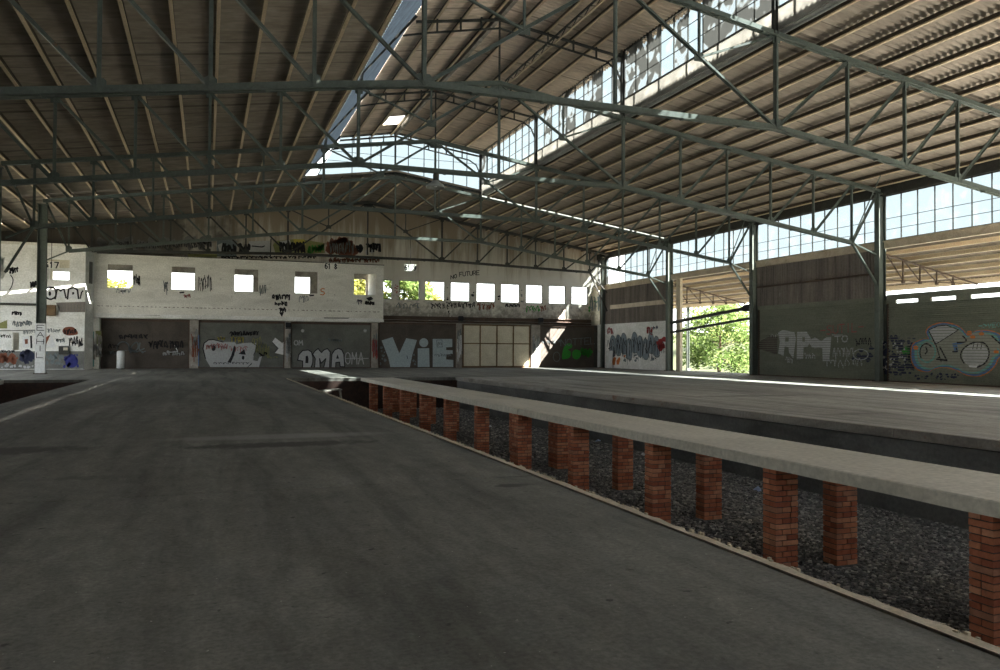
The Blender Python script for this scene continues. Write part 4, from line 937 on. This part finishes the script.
g.line([(355, 120), (352, 210)], 5, 'paint_black', 3); g.cut(wall_back); g.fill([(365, 150), (380, 130), (480, 120), (545, 128), (620, 140), (625, 190), (380, 200)], 'paint_lime', 1); g.fill([(400, 130), (450, 125), (460, 170), (420, 185)], 'paint_silver', 2); g.fill([(465, 120), (520, 122), (530, 150), (480, 160)], 'paint_yellow', 2); g.scrib(395, 130, 525, 195, 9, 8, 'paint_black', 113, 3); g.scrib(540, 150, 620, 190, 5, 8, 'paint_green', 114, 2)
g.cut(wall_back); g.spots(640, 130, 770, 195, 60, 22, 'paint_rust', 115, 2); g.scrib(645, 130, 770, 200, 8, 2.5, 'pier_plaster', 116, 3); g.spots(780, 150, 810, 195, 8, 12, 'paint_black', 117, 2); g.scrib(830, 140, 905, 190, 5, 7, 'paint_black', 118, 2); g.spots(835, 150, 890, 185, 6, 12, 'paint_silver', 119, 1); g.scrib(640, 215, 900, 238, 12, 6, 'paint_rust', 120, 2); g.scrib(100, 205, 580, 218, 20, 5, 'paint_black', 121, 2); g.spots(-520, 120, 60, 175, 60, 20, 'pit_concrete', 122, 1); g.scrib(-420, 130, 60, 170, 30, 3, 'paint_black', 123, 2); g.fill([(-60, 195), (85, 195), (85, 212), (-60, 210)], 'paint_lime', 1)
g.build(wall_back)
g = Graf('Y', YBOX, (0, 0, 1))              # office box front
g.scrib(133.5, 274, 140, 286, 3, .8, 'paint_black', 131); g.scrib(115, 289, 131, 294, 3, .5, 'paint_slate', 132); g.fill([(120, 290.5), (126, 290), (126.5, 291.5), (120.5, 292)], 'paint_black'); g.scrib(198, 274, 212, 292, 5, .6, 'paint_black', 133); g.scrib(163, 279, 168, 294, 2, .7, 'paint_slate', 134); g.fill([(179, 292), (184, 291.5), (184.5, 293), (180, 293.5)], 'paint_black'); g.scrib(183.5, 294, 190.5, 298, 3, .7, 'paint_rose', 135)
g.cut(wall_box); g.scrib(259, 283, 266, 296, 3, .6, 'paint_slate', 136); g.cut(wall_box); g.scrib(272, 294, 290, 300, 6, 1.1, 'paint_black', 137); g.scrib(274, 301, 287, 306, 4, 1.1, 'paint_black', 138); g.scrib(279, 307, 286, 312, 3, 1.1, 'paint_black', 139); g.fill([(279, 312.5), (284, 312), (282, 317)], 'paint_black'); g.scrib(298, 295, 309, 303, 3, .6, 'paint_slate', 140); g.fill([(309, 295), (314, 294.5), (314, 296), (310, 296.5)], 'paint_black'); g.text('S', (320.5, 295), (326, 295), 6.5, .9, 'paint_orange')
g.cut(wall_box); g.scrib(357, 299, 362, 305, 2, .7, 'paint_navy', 141); g.fill([(366, 298), (371, 296.5), (373.5, 299), (369, 301)], 'paint_black'); g.scrib(365, 301, 374, 305, 4, 1.2, 'paint_black', 142)
g.cut(wall_box)
for i in range(64):
    u = 97+i*4.45; v = 305.3+(u-97)*.0222; r2 = random.Random(i).random(); g.fill([(u, v), (u+1.2+2*r2, v+.03), (u+1.2+2*r2, v+.75+.5*r2), (u, v+.7)], 'pier_plaster')
g.fill([(324, 317.4), (350, 317.6), (348, 318.7), (324, 318.5)], 'grey_paint', 2); g.fill([(131, 315), (160, 315.2), (160, 316.6), (131, 316.3)], 'pier_plaster', 2)
g.build(wall_box)
g = Graf('Y', YLB, (0, 290, .12))           # side building
g.fill([(-40, 510), (700, 510), (700, 658), (-40, 658)], 'grey_paint'); 
g.cut(wall_side); g.fill([(395, 75), (385, -10), (420, -22), (460, 0), (465, 40), (450, 78), (420, 72)], 'paint_white', 2); g.line([(385, 60), (400, 72), (430, 76), (465, 50), (460, -8), (425, -22), (382, -16)], 14, 'paint_black', 3, True)
g.fill([(470, 70), (480, -5), (505, 10), (530, -5), (545, 70), (520, 62), (500, 68)], 'paint_white', 2); g.line([(460, 75), (478, -12), (505, 8), (532, -12), (550, 66)], 12, 'paint_black', 3)
g.fill([(560, 75), (575, -5), (610, -14), (640, 0), (650, 75), (620, 70), (600, 70)], 'paint_white', 2); g.line([(562, 75), (572, -8), (612, -20), (645, -2), (655, 72)], 13, 'paint_black', 3); g.fill(circ(415, 30, 12, 10, 20), 'paint_black', 4); g.fill([(600, 20), (615, 15), (620, 35), (602, 40)], 'paint_black', 4); g.line([(668, 70), (680, 20), (690, 8)], 10, 'paint_black', 3)
g.cut(wall_side); g.fill([(465, 105), (712, 98), (712, 185), (500, 185)], 'panel_grey', 1)
for k in range(9): g.line([(490+k*26, 110), (490+k*26, 182)], 4, 'grey_paint', 2)
g.cut(wall_side); g.scrib(95, 175, 180, 210, 4, 8, 'paint_black', 151); g.scrib(105, 255, 265, 305, 6, 7, 'paint_slate', 152); g.fill([(185, 390), (240, 385), (245, 470), (190, 480)], 'paint_white', 2); g.fill([(205, 410), (232, 408), (232, 448), (208, 450)], 'paint_rust', 3); g.line([(258, 385), (262, 480)], 14, 'paint_black', 3); g.fill([(375, 470), (430, 380), (465, 470), (430, 480)], 'paint_white', 2); g.fill([(375, 400), (420, 370), (385, 450)], 'paint_rust', 3)
g.cut(wall_side); g.fill([(522, 350), (530, 320), (560, 308), (610, 310), (645, 345), (640, 372), (560, 378)], 'paint_rust', 2, True); g.scrib(530, 320, 635, 370, 5, 6, 'paint_black', 153, 3); g.scrib(570, 390, 690, 470, 6, 6, 'paint_black', 154); g.scrib(460, 400, 540, 440, 3, 5, 'paint_slate', 155); g.scrib(390, 315, 500, 360, 5, 4, 'paint_slate', 156); g.fill([(545, 585), (560, 550), (600, 535), (640, 560), (650, 600), (625, 640), (585, 645), (550, 625)], 'paint_blue', 3, True); g.spots(535, 540, 655, 640, 12, 14, 'paint_blue', 165, 3)
g.cut(wall_side); g.spots(180, 510, 290, 600, 22, 26, 'paint_navy', 157, 2); g.spots(-20, 530, 180, 600, 30, 22, 'paint_rust', 158, 2); g.spots(380, 520, 520, 620, 18, 18, 'paint_slate', 159, 2); g.spots(10, 625, 280, 645, 14, 14, 'paint_silver', 160, 2); g.fill([(-40, 290), (60, 250), (60, 320), (-40, 320)], 'paint_lime', 1); g.scrib(-20, 370, 90, 400, 5, 5, 'paint_black', 161); g.line([(0, 340), (290, 335)], 8, 'grey_paint', 1); g.scrib(5, 500, 120, 520, 4, 6, 'paint_black', 162); g.scrib(190, 330, 300, 370, 5, 4, 'paint_slate', 163)
g.view = (0, 225, .1)
g.scrib(65, 420, 180, 490, 5, 10, 'paint_black', 164); g.line([(105, 500), (130, 545), (118, 610), (95, 650)], 9, 'paint_black', 2, True); g.scrib(300, 560, 365, 630, 3, 14, 'paint_black', 165)
g.build(wall_side)
# ------------------------------------------------------------------ back wall furniture
pl = ['between the brown shutter and the shutter with the white arrow', 'between the arrow shutter and the bubble letter shutter', 'right of the bubble letter shutter', 'between the VIE shutter and the tan boarded door', 'between the tan boarded door and the sunlit corner shutter']
for i, (a, b) in enumerate(PIERX):
    m = MB(); t = 3.53 if i < 3 else 3.60; m.box(a+.004, b-.004, YW-.10, YW+.19, 0, t)
    o = tag(m.build('concrete_post', 'pier_plaster'), 'tagged plaster post '+pl[i], 'post', 'plaster posts between the shutters')
    g = Graf('Y', YW-.10, (0, 0, 1)); u0 = (190, 285, 371.5, 456, 531)[i]; u1 = (199, 291, 378, 462, 540)[i]
    g.scrib(u0+1, 335, u1-.5, 362, 3, .8, ('paint_rust', 'paint_silver', 'paint_red', 'paint_white', 'paint_silver')[i], 200+i); g.scrib(u0+1, 330, u1-.5, 355, 2, .6, 'paint_slate', 210+i)
    if i == 0: g.fill([(198.2, 335), (199, 335), (199, 366), (198.2, 366)], 'paint_sky')
    g.build(o)
m = MB(); m.box(BX0+.05, x_l-.06, YBOX+.02, YW+.19, 0, BZ0-.07); o = tag(m.build('concrete_post', 'box_plaster'), 'plaster corner post left of the brown shutter', 'post', 'plaster posts between the shutters')
g = Graf('Y', YBOX+.02, (0, 290, .12)); g.scrib(765, 350, 850, 600, 3, 10, 'pier_plaster', 221); g.fill([(770, 345), (785, 345), (785, 640), (770, 640)], 'paint_teal'); g.fill([(795, 340), (840, 340), (845, 450), (800, 450)], 'paint_lime'); g.scrib(780, 460, 850, 560, 3, 8, 'paint_silver', 222); g.build(o)
for i, (p_, s) in enumerate(((286, 'over the post by the arrow shutter'), (457.5, 'on the rusty beam over the post by the VIE shutter'), (537, 'on the rusty beam over the post by the corner shutter'))):
    z = 3.25 if i == 0 else 4.0; x = px_(p_)+.15; root = empty('shutter_motor', (x, YW-.25, z), 'black shutter motor '+s, 'motor', 'black shutter motors')
    m = MB(); m.lathe([(0, -.22), (.16, -.22), (.18, -.16), (.18, .16), (.16, .22), (0, .22)], (0, 0, 0), 14); m.v = [(x+b_*.9, YW-.47+a_*.9-.02, z+c_*1.1) for a_, c_, b_ in m.v]; m.build('drum', 'paint_black', root)
    m = MB(); m.box(x-.2, x+.2, YW-.6, YW-.3, z-.3, z-.2); m.build('bracket', 'dark_steel', root)
m = MB(); xb0, xb1 = BX1+.05, XR-.65
m.prism(ibeam(.20, .28, .03, .02), (xb0, YW-.16, 3.98), (xb1, YW-.16, 3.98)); b_ = tag(m.build('rusty_beam', 'rusty_steel'), 'long rusty steel beam over the shutters below the window row', 'beam')
m = MB(); m.tube((xb0, YW-.12, 3.72), (xb1, YW-.12, 3.72), .07, 10); m.build('shutter_shaft', 'rusty_steel', b_)
m = MB()
rd = random.Random(4)
for i in range(46): x = xb0+.2+rd.random()*18; m.box(x, x+rd.uniform(.03, .16), YW-.012, YW-.004, 4.14, 4.2+rd.random()*.3)
m.build('drip_stain', 'pier_plaster', b_)
m = MB(); m.box(XR-.34, XR+.04, YW-.02, YW+.05, 0, 3.6)
tag(m.build('corner_board', 'dark_steel'), 'dark board in the corner beside the sunlit shutter', 'board')
# boarded door
x0, x1 = PIERX[3][1]+.02, PIERX[4][0]-.02; zt = 3.55
root = empty('boarded_door', ((x0+x1)/2, YW, 0), 'tan boarded double door of eight panels beside the VIE shutter', 'door')
for i in range(4):
    for j in range(2):
        a = x0+.1+(x1-x0-.2)*i/4; b = x0+.1+(x1-x0-.2)*(i+1)/4; z0, z1 = (.14, 1.95) if j == 0 else (2.02, zt-.1)
        m = MB(); r_ = random.Random(i*3+j); m.v = [(a+.05, YW, z0), (b-.05, YW, z0), (b-.05, YW, z1), (a+.05, YW, z1)]; m.v += [((a+b)/2+r_.uniform(-.3, .3), YW-.03, (z0+z1)/2+r_.uniform(-.4, .4))]; m.f = [(0, 1, 4), (1, 2, 4), (2, 3, 4), (3, 0, 4)]; m.m = [0]*4
        m.build('panel', 'tan_board', root)
m = MB()
for i in range(5): a = x0+.1+(x1-x0-.2)*i/4; m.box(a-.05, a+.05, YW-.04, YW+.06, .0, zt)
m.box(x0, x1, YW-.04, YW+.06, zt-.1, zt)
m.box(x0, x1, YW-.04, YW+.06, 1.94, 2.03); m.box(x0, x1, YW-.04, YW+.06, 0, .13); m.build('door_frame', 'brown_wood', root)
for x in (x0+.04, x1-.06, (x0+x1)/2):
    m = MB(); m.tube((x, YW-.07, 1.1), (x, YW-.07, 1.4), .02, 6); m.build('handle', 'dark_steel', root)
# bollard, signs, lamp, boxes
bxp = (at(117.5, 360, Y=61.0).x+at(124.5, 360, Y=61.0).x)/2
root = empty('bollard', (bxp, 60.7, 0), 'white round bollard in front of the dark brown shutter', 'bollard')
m = MB(); m.lathe([(0, 0), (.25, 0), (.25, 1.2), (.22, 1.25), (0, 1.27)], (bxp, 60.7, 0), 18); m.build('body', 'rail_white', root, True)
m = MB(); m.lathe([(.27, 0), (.27, .05), (.0, .05)], (bxp, 60.7, 0), 18); m.build('foot', 'dark_steel', root)
for txt, pxx, pyy, lab in (('617', 51.5, 265, 'hanging number board 617 beside the green column'), ('61 8', 330.8, 266.3, 'hanging number board 618 over the office box'), ('61 9', 410.3, 267.7, 'hanging number board 619 over the tree windows')):
    yy = YT[3]-.02 if txt != '617' else YT[3]+.9
    c = at(pxx, pyy, Y=yy); root = empty('number_sign', c, lab, 'sign', 'hanging number boards')
    m = MB(); m.box(c.x-.40, c.x+.40, yy-.012, yy+.012, c.z-.21, c.z+.21); m.build('board', 'sign_board', root)
    m = MB(); stroke_text(m, txt, lambda u, v: Vector((c.x-.36+u*.78, yy-.017, c.z-.16+v*.32)), 4, .065); m.build('digits', 'paint_black', root)
    zc_ = (8.7+(0)) if txt != '617' else 7.5
    m = MB(); m.bar((c.x, yy, c.z+.2), (c.x, yy, max(zc_-.05, c.z+.5)), .03, .03); m.build('hanger', 'dark_steel', root)
c = at(435.8, 178, Y=YT[1]-.02); cx, cy = c.x, YT[1]
root = empty('pendant_lamp', (cx, cy, 8.6), 'grey enamel dome lamp hanging under the second truss', 'lamp')
m = MB(); m.lathe([(0, .0), (.09, .0), (.11, -.05), (.11, -.30), (.0, -.30)], (cx, cy, 8.6), 16); m.build('socket', 'dark_steel', root)
m = MB(); m.lathe([(.10, -.28), (.16, -.36), (.30, -.44), (.37, -.54), (.38, -.60), (.36, -.60), (.34, -.53), (.28, -.46), (.12, -.38)], (cx, cy, 8.6), 28); m.build('lamp_shade', 'lamp_enamel', root, True)
m = MB(); m.lathe([(0, -.56), (.05, -.55), (.08, -.48), (.06, -.40), (.0, -.38)], (cx, cy, 8.6), 14); m.build('bulb', 'plastic_white', root, True)
p0, p1 = L_(59, 346), L_(69, 354.5)
root = empty('meter_box', ((p0.x+p1.x)/2, YLB-.1, p1.z), 'dark open meter box on the white side wall over the blue blob', 'meter box')
m = MB(); m.box(p0.x, p1.x, YLB-.16, YLB-.002, p1.z, p0.z); m.build('housing', 'dark_steel', root)
m = MB(); m.box(p0.x+.28, p1.x-.06, YLB-.17, YLB-.161, p1.z+.28, p0.z-.1); m.build('window', 'tan_board', root)
p0, p1 = L_(46, 305), L_(56, 316)
m = MB(); m.box(p0.x, p1.x, YLB-.3, YLB-.002, p1.z, p0.z); tag(m.build('bracket_box', 'brown_wood'), 'dark brown box on the side wall beside the green column', 'box')
m = MB(); z = L_(20, 304).z; m.box(-16.3, L_(37.5, 300).x, YLB-.25, YLB-.002, z-.1, z+.05); tag(m.build('wall_ledge', 'dark_steel'), 'thin dark ledge across the white side wall left of the column', 'ledge')
m = MB(); p0, p1 = L_(46, 258.5), L_(69.5, 268); m.box(p0.x, p1.x, YLB+.08, YLB+.12, p1.z, p0.z); m.box(L_(51.2, 260).x-.04, L_(51.2, 260).x+.06, YLB+.06, YLB+.14, 6.0, 7.35); tag(m.build('window_board', 'tan_board'), 'tan boarding in the upper half of the side building window', 'board')
m = MB(); xx = SBX+.16; m.poly([(xx, YLB+.32, 5.9), (xx+.12, YLB+.58, 5.9), (xx+.12, YLB+.58, 7.4), (xx, YLB+.32, 7.4)]);
m = MB(); d0 = Vector((SBX, YLB, 0)); d1 = Vector((BX0+.02, YBOX, 0)); q0, q1 = d0.lerp(d1, .42), d0.lerp(d1, .78); nn = Vector((d1.y-d0.y, -(d1.x-d0.x), 0)).normalized()*.03
m.prism([(0, 0), (1.45, 0), (1.45, .03), (0, .03)], q0+nn+Vector((0, 0, 5.9)), q1+nn+Vector((0, 0, 5.9)), nn.normalized())
m.v = [(v[0], v[1], 5.9+0) for v in m.v]; m = MB(); a0, a1 = q0+nn, q1+nn
m.poly([(a0.x, a0.y, 5.85), (a1.x, a1.y, 5.85), (a1.x, a1.y, 7.35), (a0.x, a0.y, 7.35)]); m.poly([(q0.x, q0.y, 5.85), (a0.x, a0.y, 5.85), (a0.x, a0.y, 7.35), (q0.x, q0.y, 7.35)]); m.poly([(a0.x, a0.y, 7.35), (a1.x, a1.y, 7.35), (q1.x, q1.y, 7.35), (q0.x, q0.y, 7.35)])
tag(m.build('hatch_door', 'grey_paint'), 'narrow grey hatch high on the side building corner', 'hatch')
# leaning boards by the white graffiti wall
p0, p1 = at(605.5, 352, X=XR-.1), at(612, 367.5, X=XR-.1)
m = MB(); m.prism([(-.02, 0), (.02, 0), (.02, abs(p0.y-p1.y)), (-.02, abs(p0.y-p1.y))], (XR-.12, p1.y, .0), (XR-.02, p1.y, 1.45), (0, 1, 0)); tag(m.build('leaning_board', 'rail_white'), 'small white board leaning on the graffiti wall in the corner', 'board')
m = MB(); m.box(XR-.02, XR+.08, 50.95, 59.6, 4.95, 5.28); tag(m.build('rail_board', 'cream_steel'), 'pale horizontal rail on the dark panel above the white graffiti wall', 'rail')
m = MB(); m.tube((XR-.03, 31.2, 5.46), (XR-.03, 40.5, 5.42), .05, 8)
for y in (35.4, 36.6): m.box(XR-.09, XR+.03, y-.06, y+.06, 5.38, 5.52)
tag(m.build('wall_pipe', 'rusty_steel'), 'thin rusty pipe across the dark corrugated panel', 'pipe')
for i, ((a, b), r, lab) in enumerate(((((50.15, 3.53), (41.15, 4.22)), .12, 'thicker upper roller shaft across the open loading doorway'), (((50.15, 2.82), (41.15, 3.54)), .09, 'thinner lower bar across the open loading doorway'))):
    m = MB(); m.tube((XR-.02, a[0], a[1]), (XR-.02, b[0], b[1]), r, 12)
    o = tag(m.build('shutter_bar', 'dark_steel'), lab, 'bar', 'bars across the open doorway')
    if i == 0: m = MB(); m.tube((XR-.02, 41.7, 4.18), (XR-.02, 41.15, 4.22), .22, 14); m.build('end_drum', 'paint_black', o)
# litter on the ballast
rl = random.Random(21)
for (px, py, s, mt, lab) in ((758, 490, .10, 'plastic_blue', 'crumpled bluish plastic scrap on the ballast behind the second brick pier'), (598, 441.5, .09, 'plastic_blue', 'bluish scrap on the ballast under the far edge of the walkway slab'), (643, 455, .06, 'plastic_white', 'small white scrap on the ballast beside the third brick pier'),
                          (490, 427, .09, 'plastic_white', 'white scrap on the ballast near the slab joint')):
    c = at(px, py, Z=-1.56); m = MB(); k = 9; m.v = [(c.x, c.y, -1.50+s*.3)]
    for i in range(k): a = 6.283*i/k; q = s*rl.uniform(.6, 1.3); m.v.append((c.x+q*math.cos(a), c.y+q*math.sin(a)*.8, -1.585+rl.uniform(0, s*.8)))
    m.f = [(0, 1+i, 1+(i+1) % k) for i in range(k)]+[tuple(range(k, 0, -1))]; m.m = [0]*(k+1); tag(m.build('plastic_scrap', mt), lab, 'litter')

# ------------------------------------------------------------------ outside: canopy, ground, trees
CS = .205
def zcan(x): return 6.60-CS*(x-32.15)
sheet('ceiling', [(32.15, zcan(32.15)+.16), (38.6, zcan(38.6)+.16)], 17, 64, 'canopy_sheet', 'tan corrugated canopy roof outside the right hand wall', .25, .03, 6)
for i in range(6):
    x = 32.6+1.15*i; m = MB(); m.bar((x, 17, zcan(x)), (x, 64, zcan(x)), .1, .2)
    tag(m.build('canopy_purlin', 'tan_timber'), '%s purlin out from the wall under the outside canopy' % ORD[i], 'purlin', 'purlins under the outside canopy')
for y, s in ((YT[1], 'beside the teal graffiti shutter'), (YT[2], 'behind the silver lettered shutter'), (YT[3], 'beyond the open loading doorway')):
    root = empty('canopy_truss', (32.2, y, 5), 'light steel truss under the outside canopy '+s, 'canopy truss', 'light trusses under the outside canopy')
    m = MB(); m.bar((32.1, y, zcan(32.1)-.18), (38.5, y, zcan(38.5)-.18), .08, .08); m.build('top_chord', 'rusty_steel', root)
    m = MB(); m.bar((32.1, y, 5.12), (37.9, y, 5.14), .05, .05); m.build('bottom_chord', 'rusty_steel', root)
    xs = [33.3, 34.45, 35.6, 36.75]
    for i, x in enumerate(xs):
        m = MB(); m.bar((x, y, 5.12), (x, y, zcan(x)-.12), .06, .06, (0, 1, 0)); m.box(x-.08, x+.08, y-.05, y+.05, 5.0, 5.14); m.build('vertical', 'rusty_steel', root)
        xa = 32.2 if i == 0 else xs[i-1]; m = MB(); m.bar((x, y, 5.15), (xa, y, zcan(xa)-.15), .05, .05); m.build('diagonal', 'rusty_steel', root)
m = MB(); m.box(38.5, 38.62, 17, 64, zcan(38.6)-.12, zcan(38.6)+.2); tag(m.build('canopy_fascia', 'cream_steel'), 'outer edge board of the outside canopy', 'fascia')
for i, y in enumerate((27.5, 58.0)):
    m = MB(); m.prism(ibeam(.2, .2), (38.45, y, 0), (38.45, y, zcan(38.45)-.1), (1, 0, 0)); m.box(38.3, 38.6, y-.15, y+.15, -1.0, 0); tag(m.build('canopy_post', 'green_steel'), 'steel post holding the outside canopy, '+('near the teal graffiti bay' if i == 0 else 'near the back corner'), 'post')
gm = MB(); nx, ny = 40, 36; rg = random.Random(2)
for j in range(ny+1):
    for i in range(nx+1):
        x = 34+170*(i/nx)**1.5; y = -60+300*j/ny; h = -1.0+max(0, (x-47))*.26+rg.uniform(-.25, .25)*(x > 40)
        gm.v.append((x, y, min(h, 4.2)))
for j in range(ny):
    for i in range(nx): q = j*(nx+1)+i; gm.f.append((q, q+1, q+nx+2, q+nx+1)); gm.m.append(0)
struct('ground', gm, 'meadow', 'sunlit grassy ground outside the loading doorway', 'ground', True)
yd = MB(); yd.box(34.02, 42.5, -20, 75, -1.1, -.93); struct('ground', yd, 'grey_paint', 'added unseen dark ground strip under the outside canopy, tuning its bounce light', 'ground')  # hidden strip added to neutralise and dim light bounced onto the canopy
g2 = MB(); g2.box(-120, 34, 66.6, 240, -1.2, -.6); g2.box(-120, -16.5, -60, 66.6, -1.2, -.6); g2.box(-16.5, 34, -60, NEAR, -1.2, -.6)
struct('ground', g2, 'dry_ground', 'dry ground behind and around the hall', 'ground')
def leaves(mb, c, r, n, size, rnd, flat=1.0):
    for _ in range(n):
        d = Vector((rnd.gauss(0, 1), rnd.gauss(0, 1), rnd.gauss(0, 1))).normalized()*r*(rnd.random()**.45)
        p = Vector(c)+Vector((d.x, d.y, d.z*flat)); a = Vector((rnd.gauss(0, 1), rnd.gauss(0, 1), rnd.gauss(0, .6))).normalized(); b = a.cross(Vector((rnd.gauss(0, 1), rnd.gauss(0, 1), rnd.gauss(0, 1)))).normalized()
        s = size*rnd.uniform(.6, 1.4); mb.poly([p-a*s, p+b*s*.45, p+a*s, p-b*s*.45])
def tree(x, y, zg, h, rad, seed, mat, label, n=2600, low=.15, group='trees outside the hall', size=.16):
    rnd = random.Random(seed); root = empty('tree', (x, y, zg), label, 'tree', group)
    t = MB(); segs = 7; pr = Vector((x, y, zg)); 
    for i in range(segs):
        q = Vector((x+rnd.uniform(-.15, .15), y+rnd.uniform(-.15, .15), zg+h*.85*(i+1)/segs)); r0, r1 = .16*h/6*(1-i/segs)+.02, .16*h/6*(1-(i+1)/segs)+.02
        b = len(t.v)
        for p_, r_ in ((pr, r0), (q, r1)):
            for k in range(8): a = 6.2832*k/8; t.v.append((p_.x+r_*math.cos(a), p_.y+r_*math.sin(a), p_.z))
        for k in range(8): t.f.append((b+k, b+(k+1) % 8, b+8+(k+1) % 8, b+8+k)); t.m.append(0)
        pr = q
    cl = []
    for i in range(22):
        a = rnd.uniform(0, 6.28); f = low+(1-low)*rnd.random(); q = rad*(.35+.65*rnd.random())*(1-.75*abs(f-.45)**1.3); cl.append(Vector((x+q*math.cos(a), y+q*math.sin(a), zg+h*f)))
        if i < 14: t.bar((x, y, zg+h*max(.05, f*.75)), cl[-1], .05, .05)
    t.build('trunk', 'bark', root); lf = MB()
    for c in cl: leaves(lf, c, rad*.42, n//22, size, rnd, .7)
    leaves(lf, (x, y, zg+h*.95), rad*.4, n//14, size, rnd, .8)
    tag(lf.build('foliage', mat, root), kind='stuff'); return root
tree(44.6, 62.0, -.9, 6.4, 3.6, 1, 'leaf_green', 'bright green leafy young tree filling the open loading doorway', 7000, .10, size=.17)
tree(57, 68, 1.4, 4.6, 3.0, 2, 'leaf_yellow', 'yellowish bush on the grass left of the doorway tree', 2600, .1)
tree(60, 84, 2.2, 6.0, 4.0, 3, 'leaf_yellow', 'pale bushy tree far behind the doorway tree', 2600, .1)
tree(56, 60, 1.2, 4.8, 3.2, 4, 'leaf_green', 'bushy green tree on the grass right of the doorway tree', 2600, .1)
tree(18.0, 78, -.6, 9.3, 3.4, 5, 'leaf_green', 'leafy tree behind the back wall windows next to the office box', 6000, .35, size=.22)
tree(21.6, 82, -.6, 9.0, 2.6, 6, 'leaf_yellow', 'yellow green tree behind the third back wall window', 3600, .35, size=.22)
tree(14.6, 79, -.6, 9.2, 3.0, 7, 'leaf_yellow', 'yellow green tree behind the last office window', 4200, .35, size=.22)
tree(-9.0, 84, -.6, 8.2, 2.6, 8, 'leaf_yellow', 'yellow green treetop behind the first office window', 2600, .35, size=.22)
tree(-16.0, 80, -.6, 5.0, 3.2, 9, 'leaf_yellow', 'yellowish bush behind the small window of the side building', 2600, .2)

# ------------------------------------------------------------------ colour management
scene.view_settings.view_transform = 'Standard'; scene.view_settings.look = 'None'
scene.view_settings.gamma = 1.0; scene.view_settings.use_curve_mapping = False; scene.view_settings.exposure = EXPO
scene.cycles.use_denoising = True; scene.cycles.max_bounces = 10; scene.cycles.diffuse_bounces = 6; scene.cycles.transparent_max_bounces = 24
scene.cycles.sample_clamp_indirect = 8.0; scene.cycles.caustics_reflective = False; scene.cycles.caustics_refractive = False
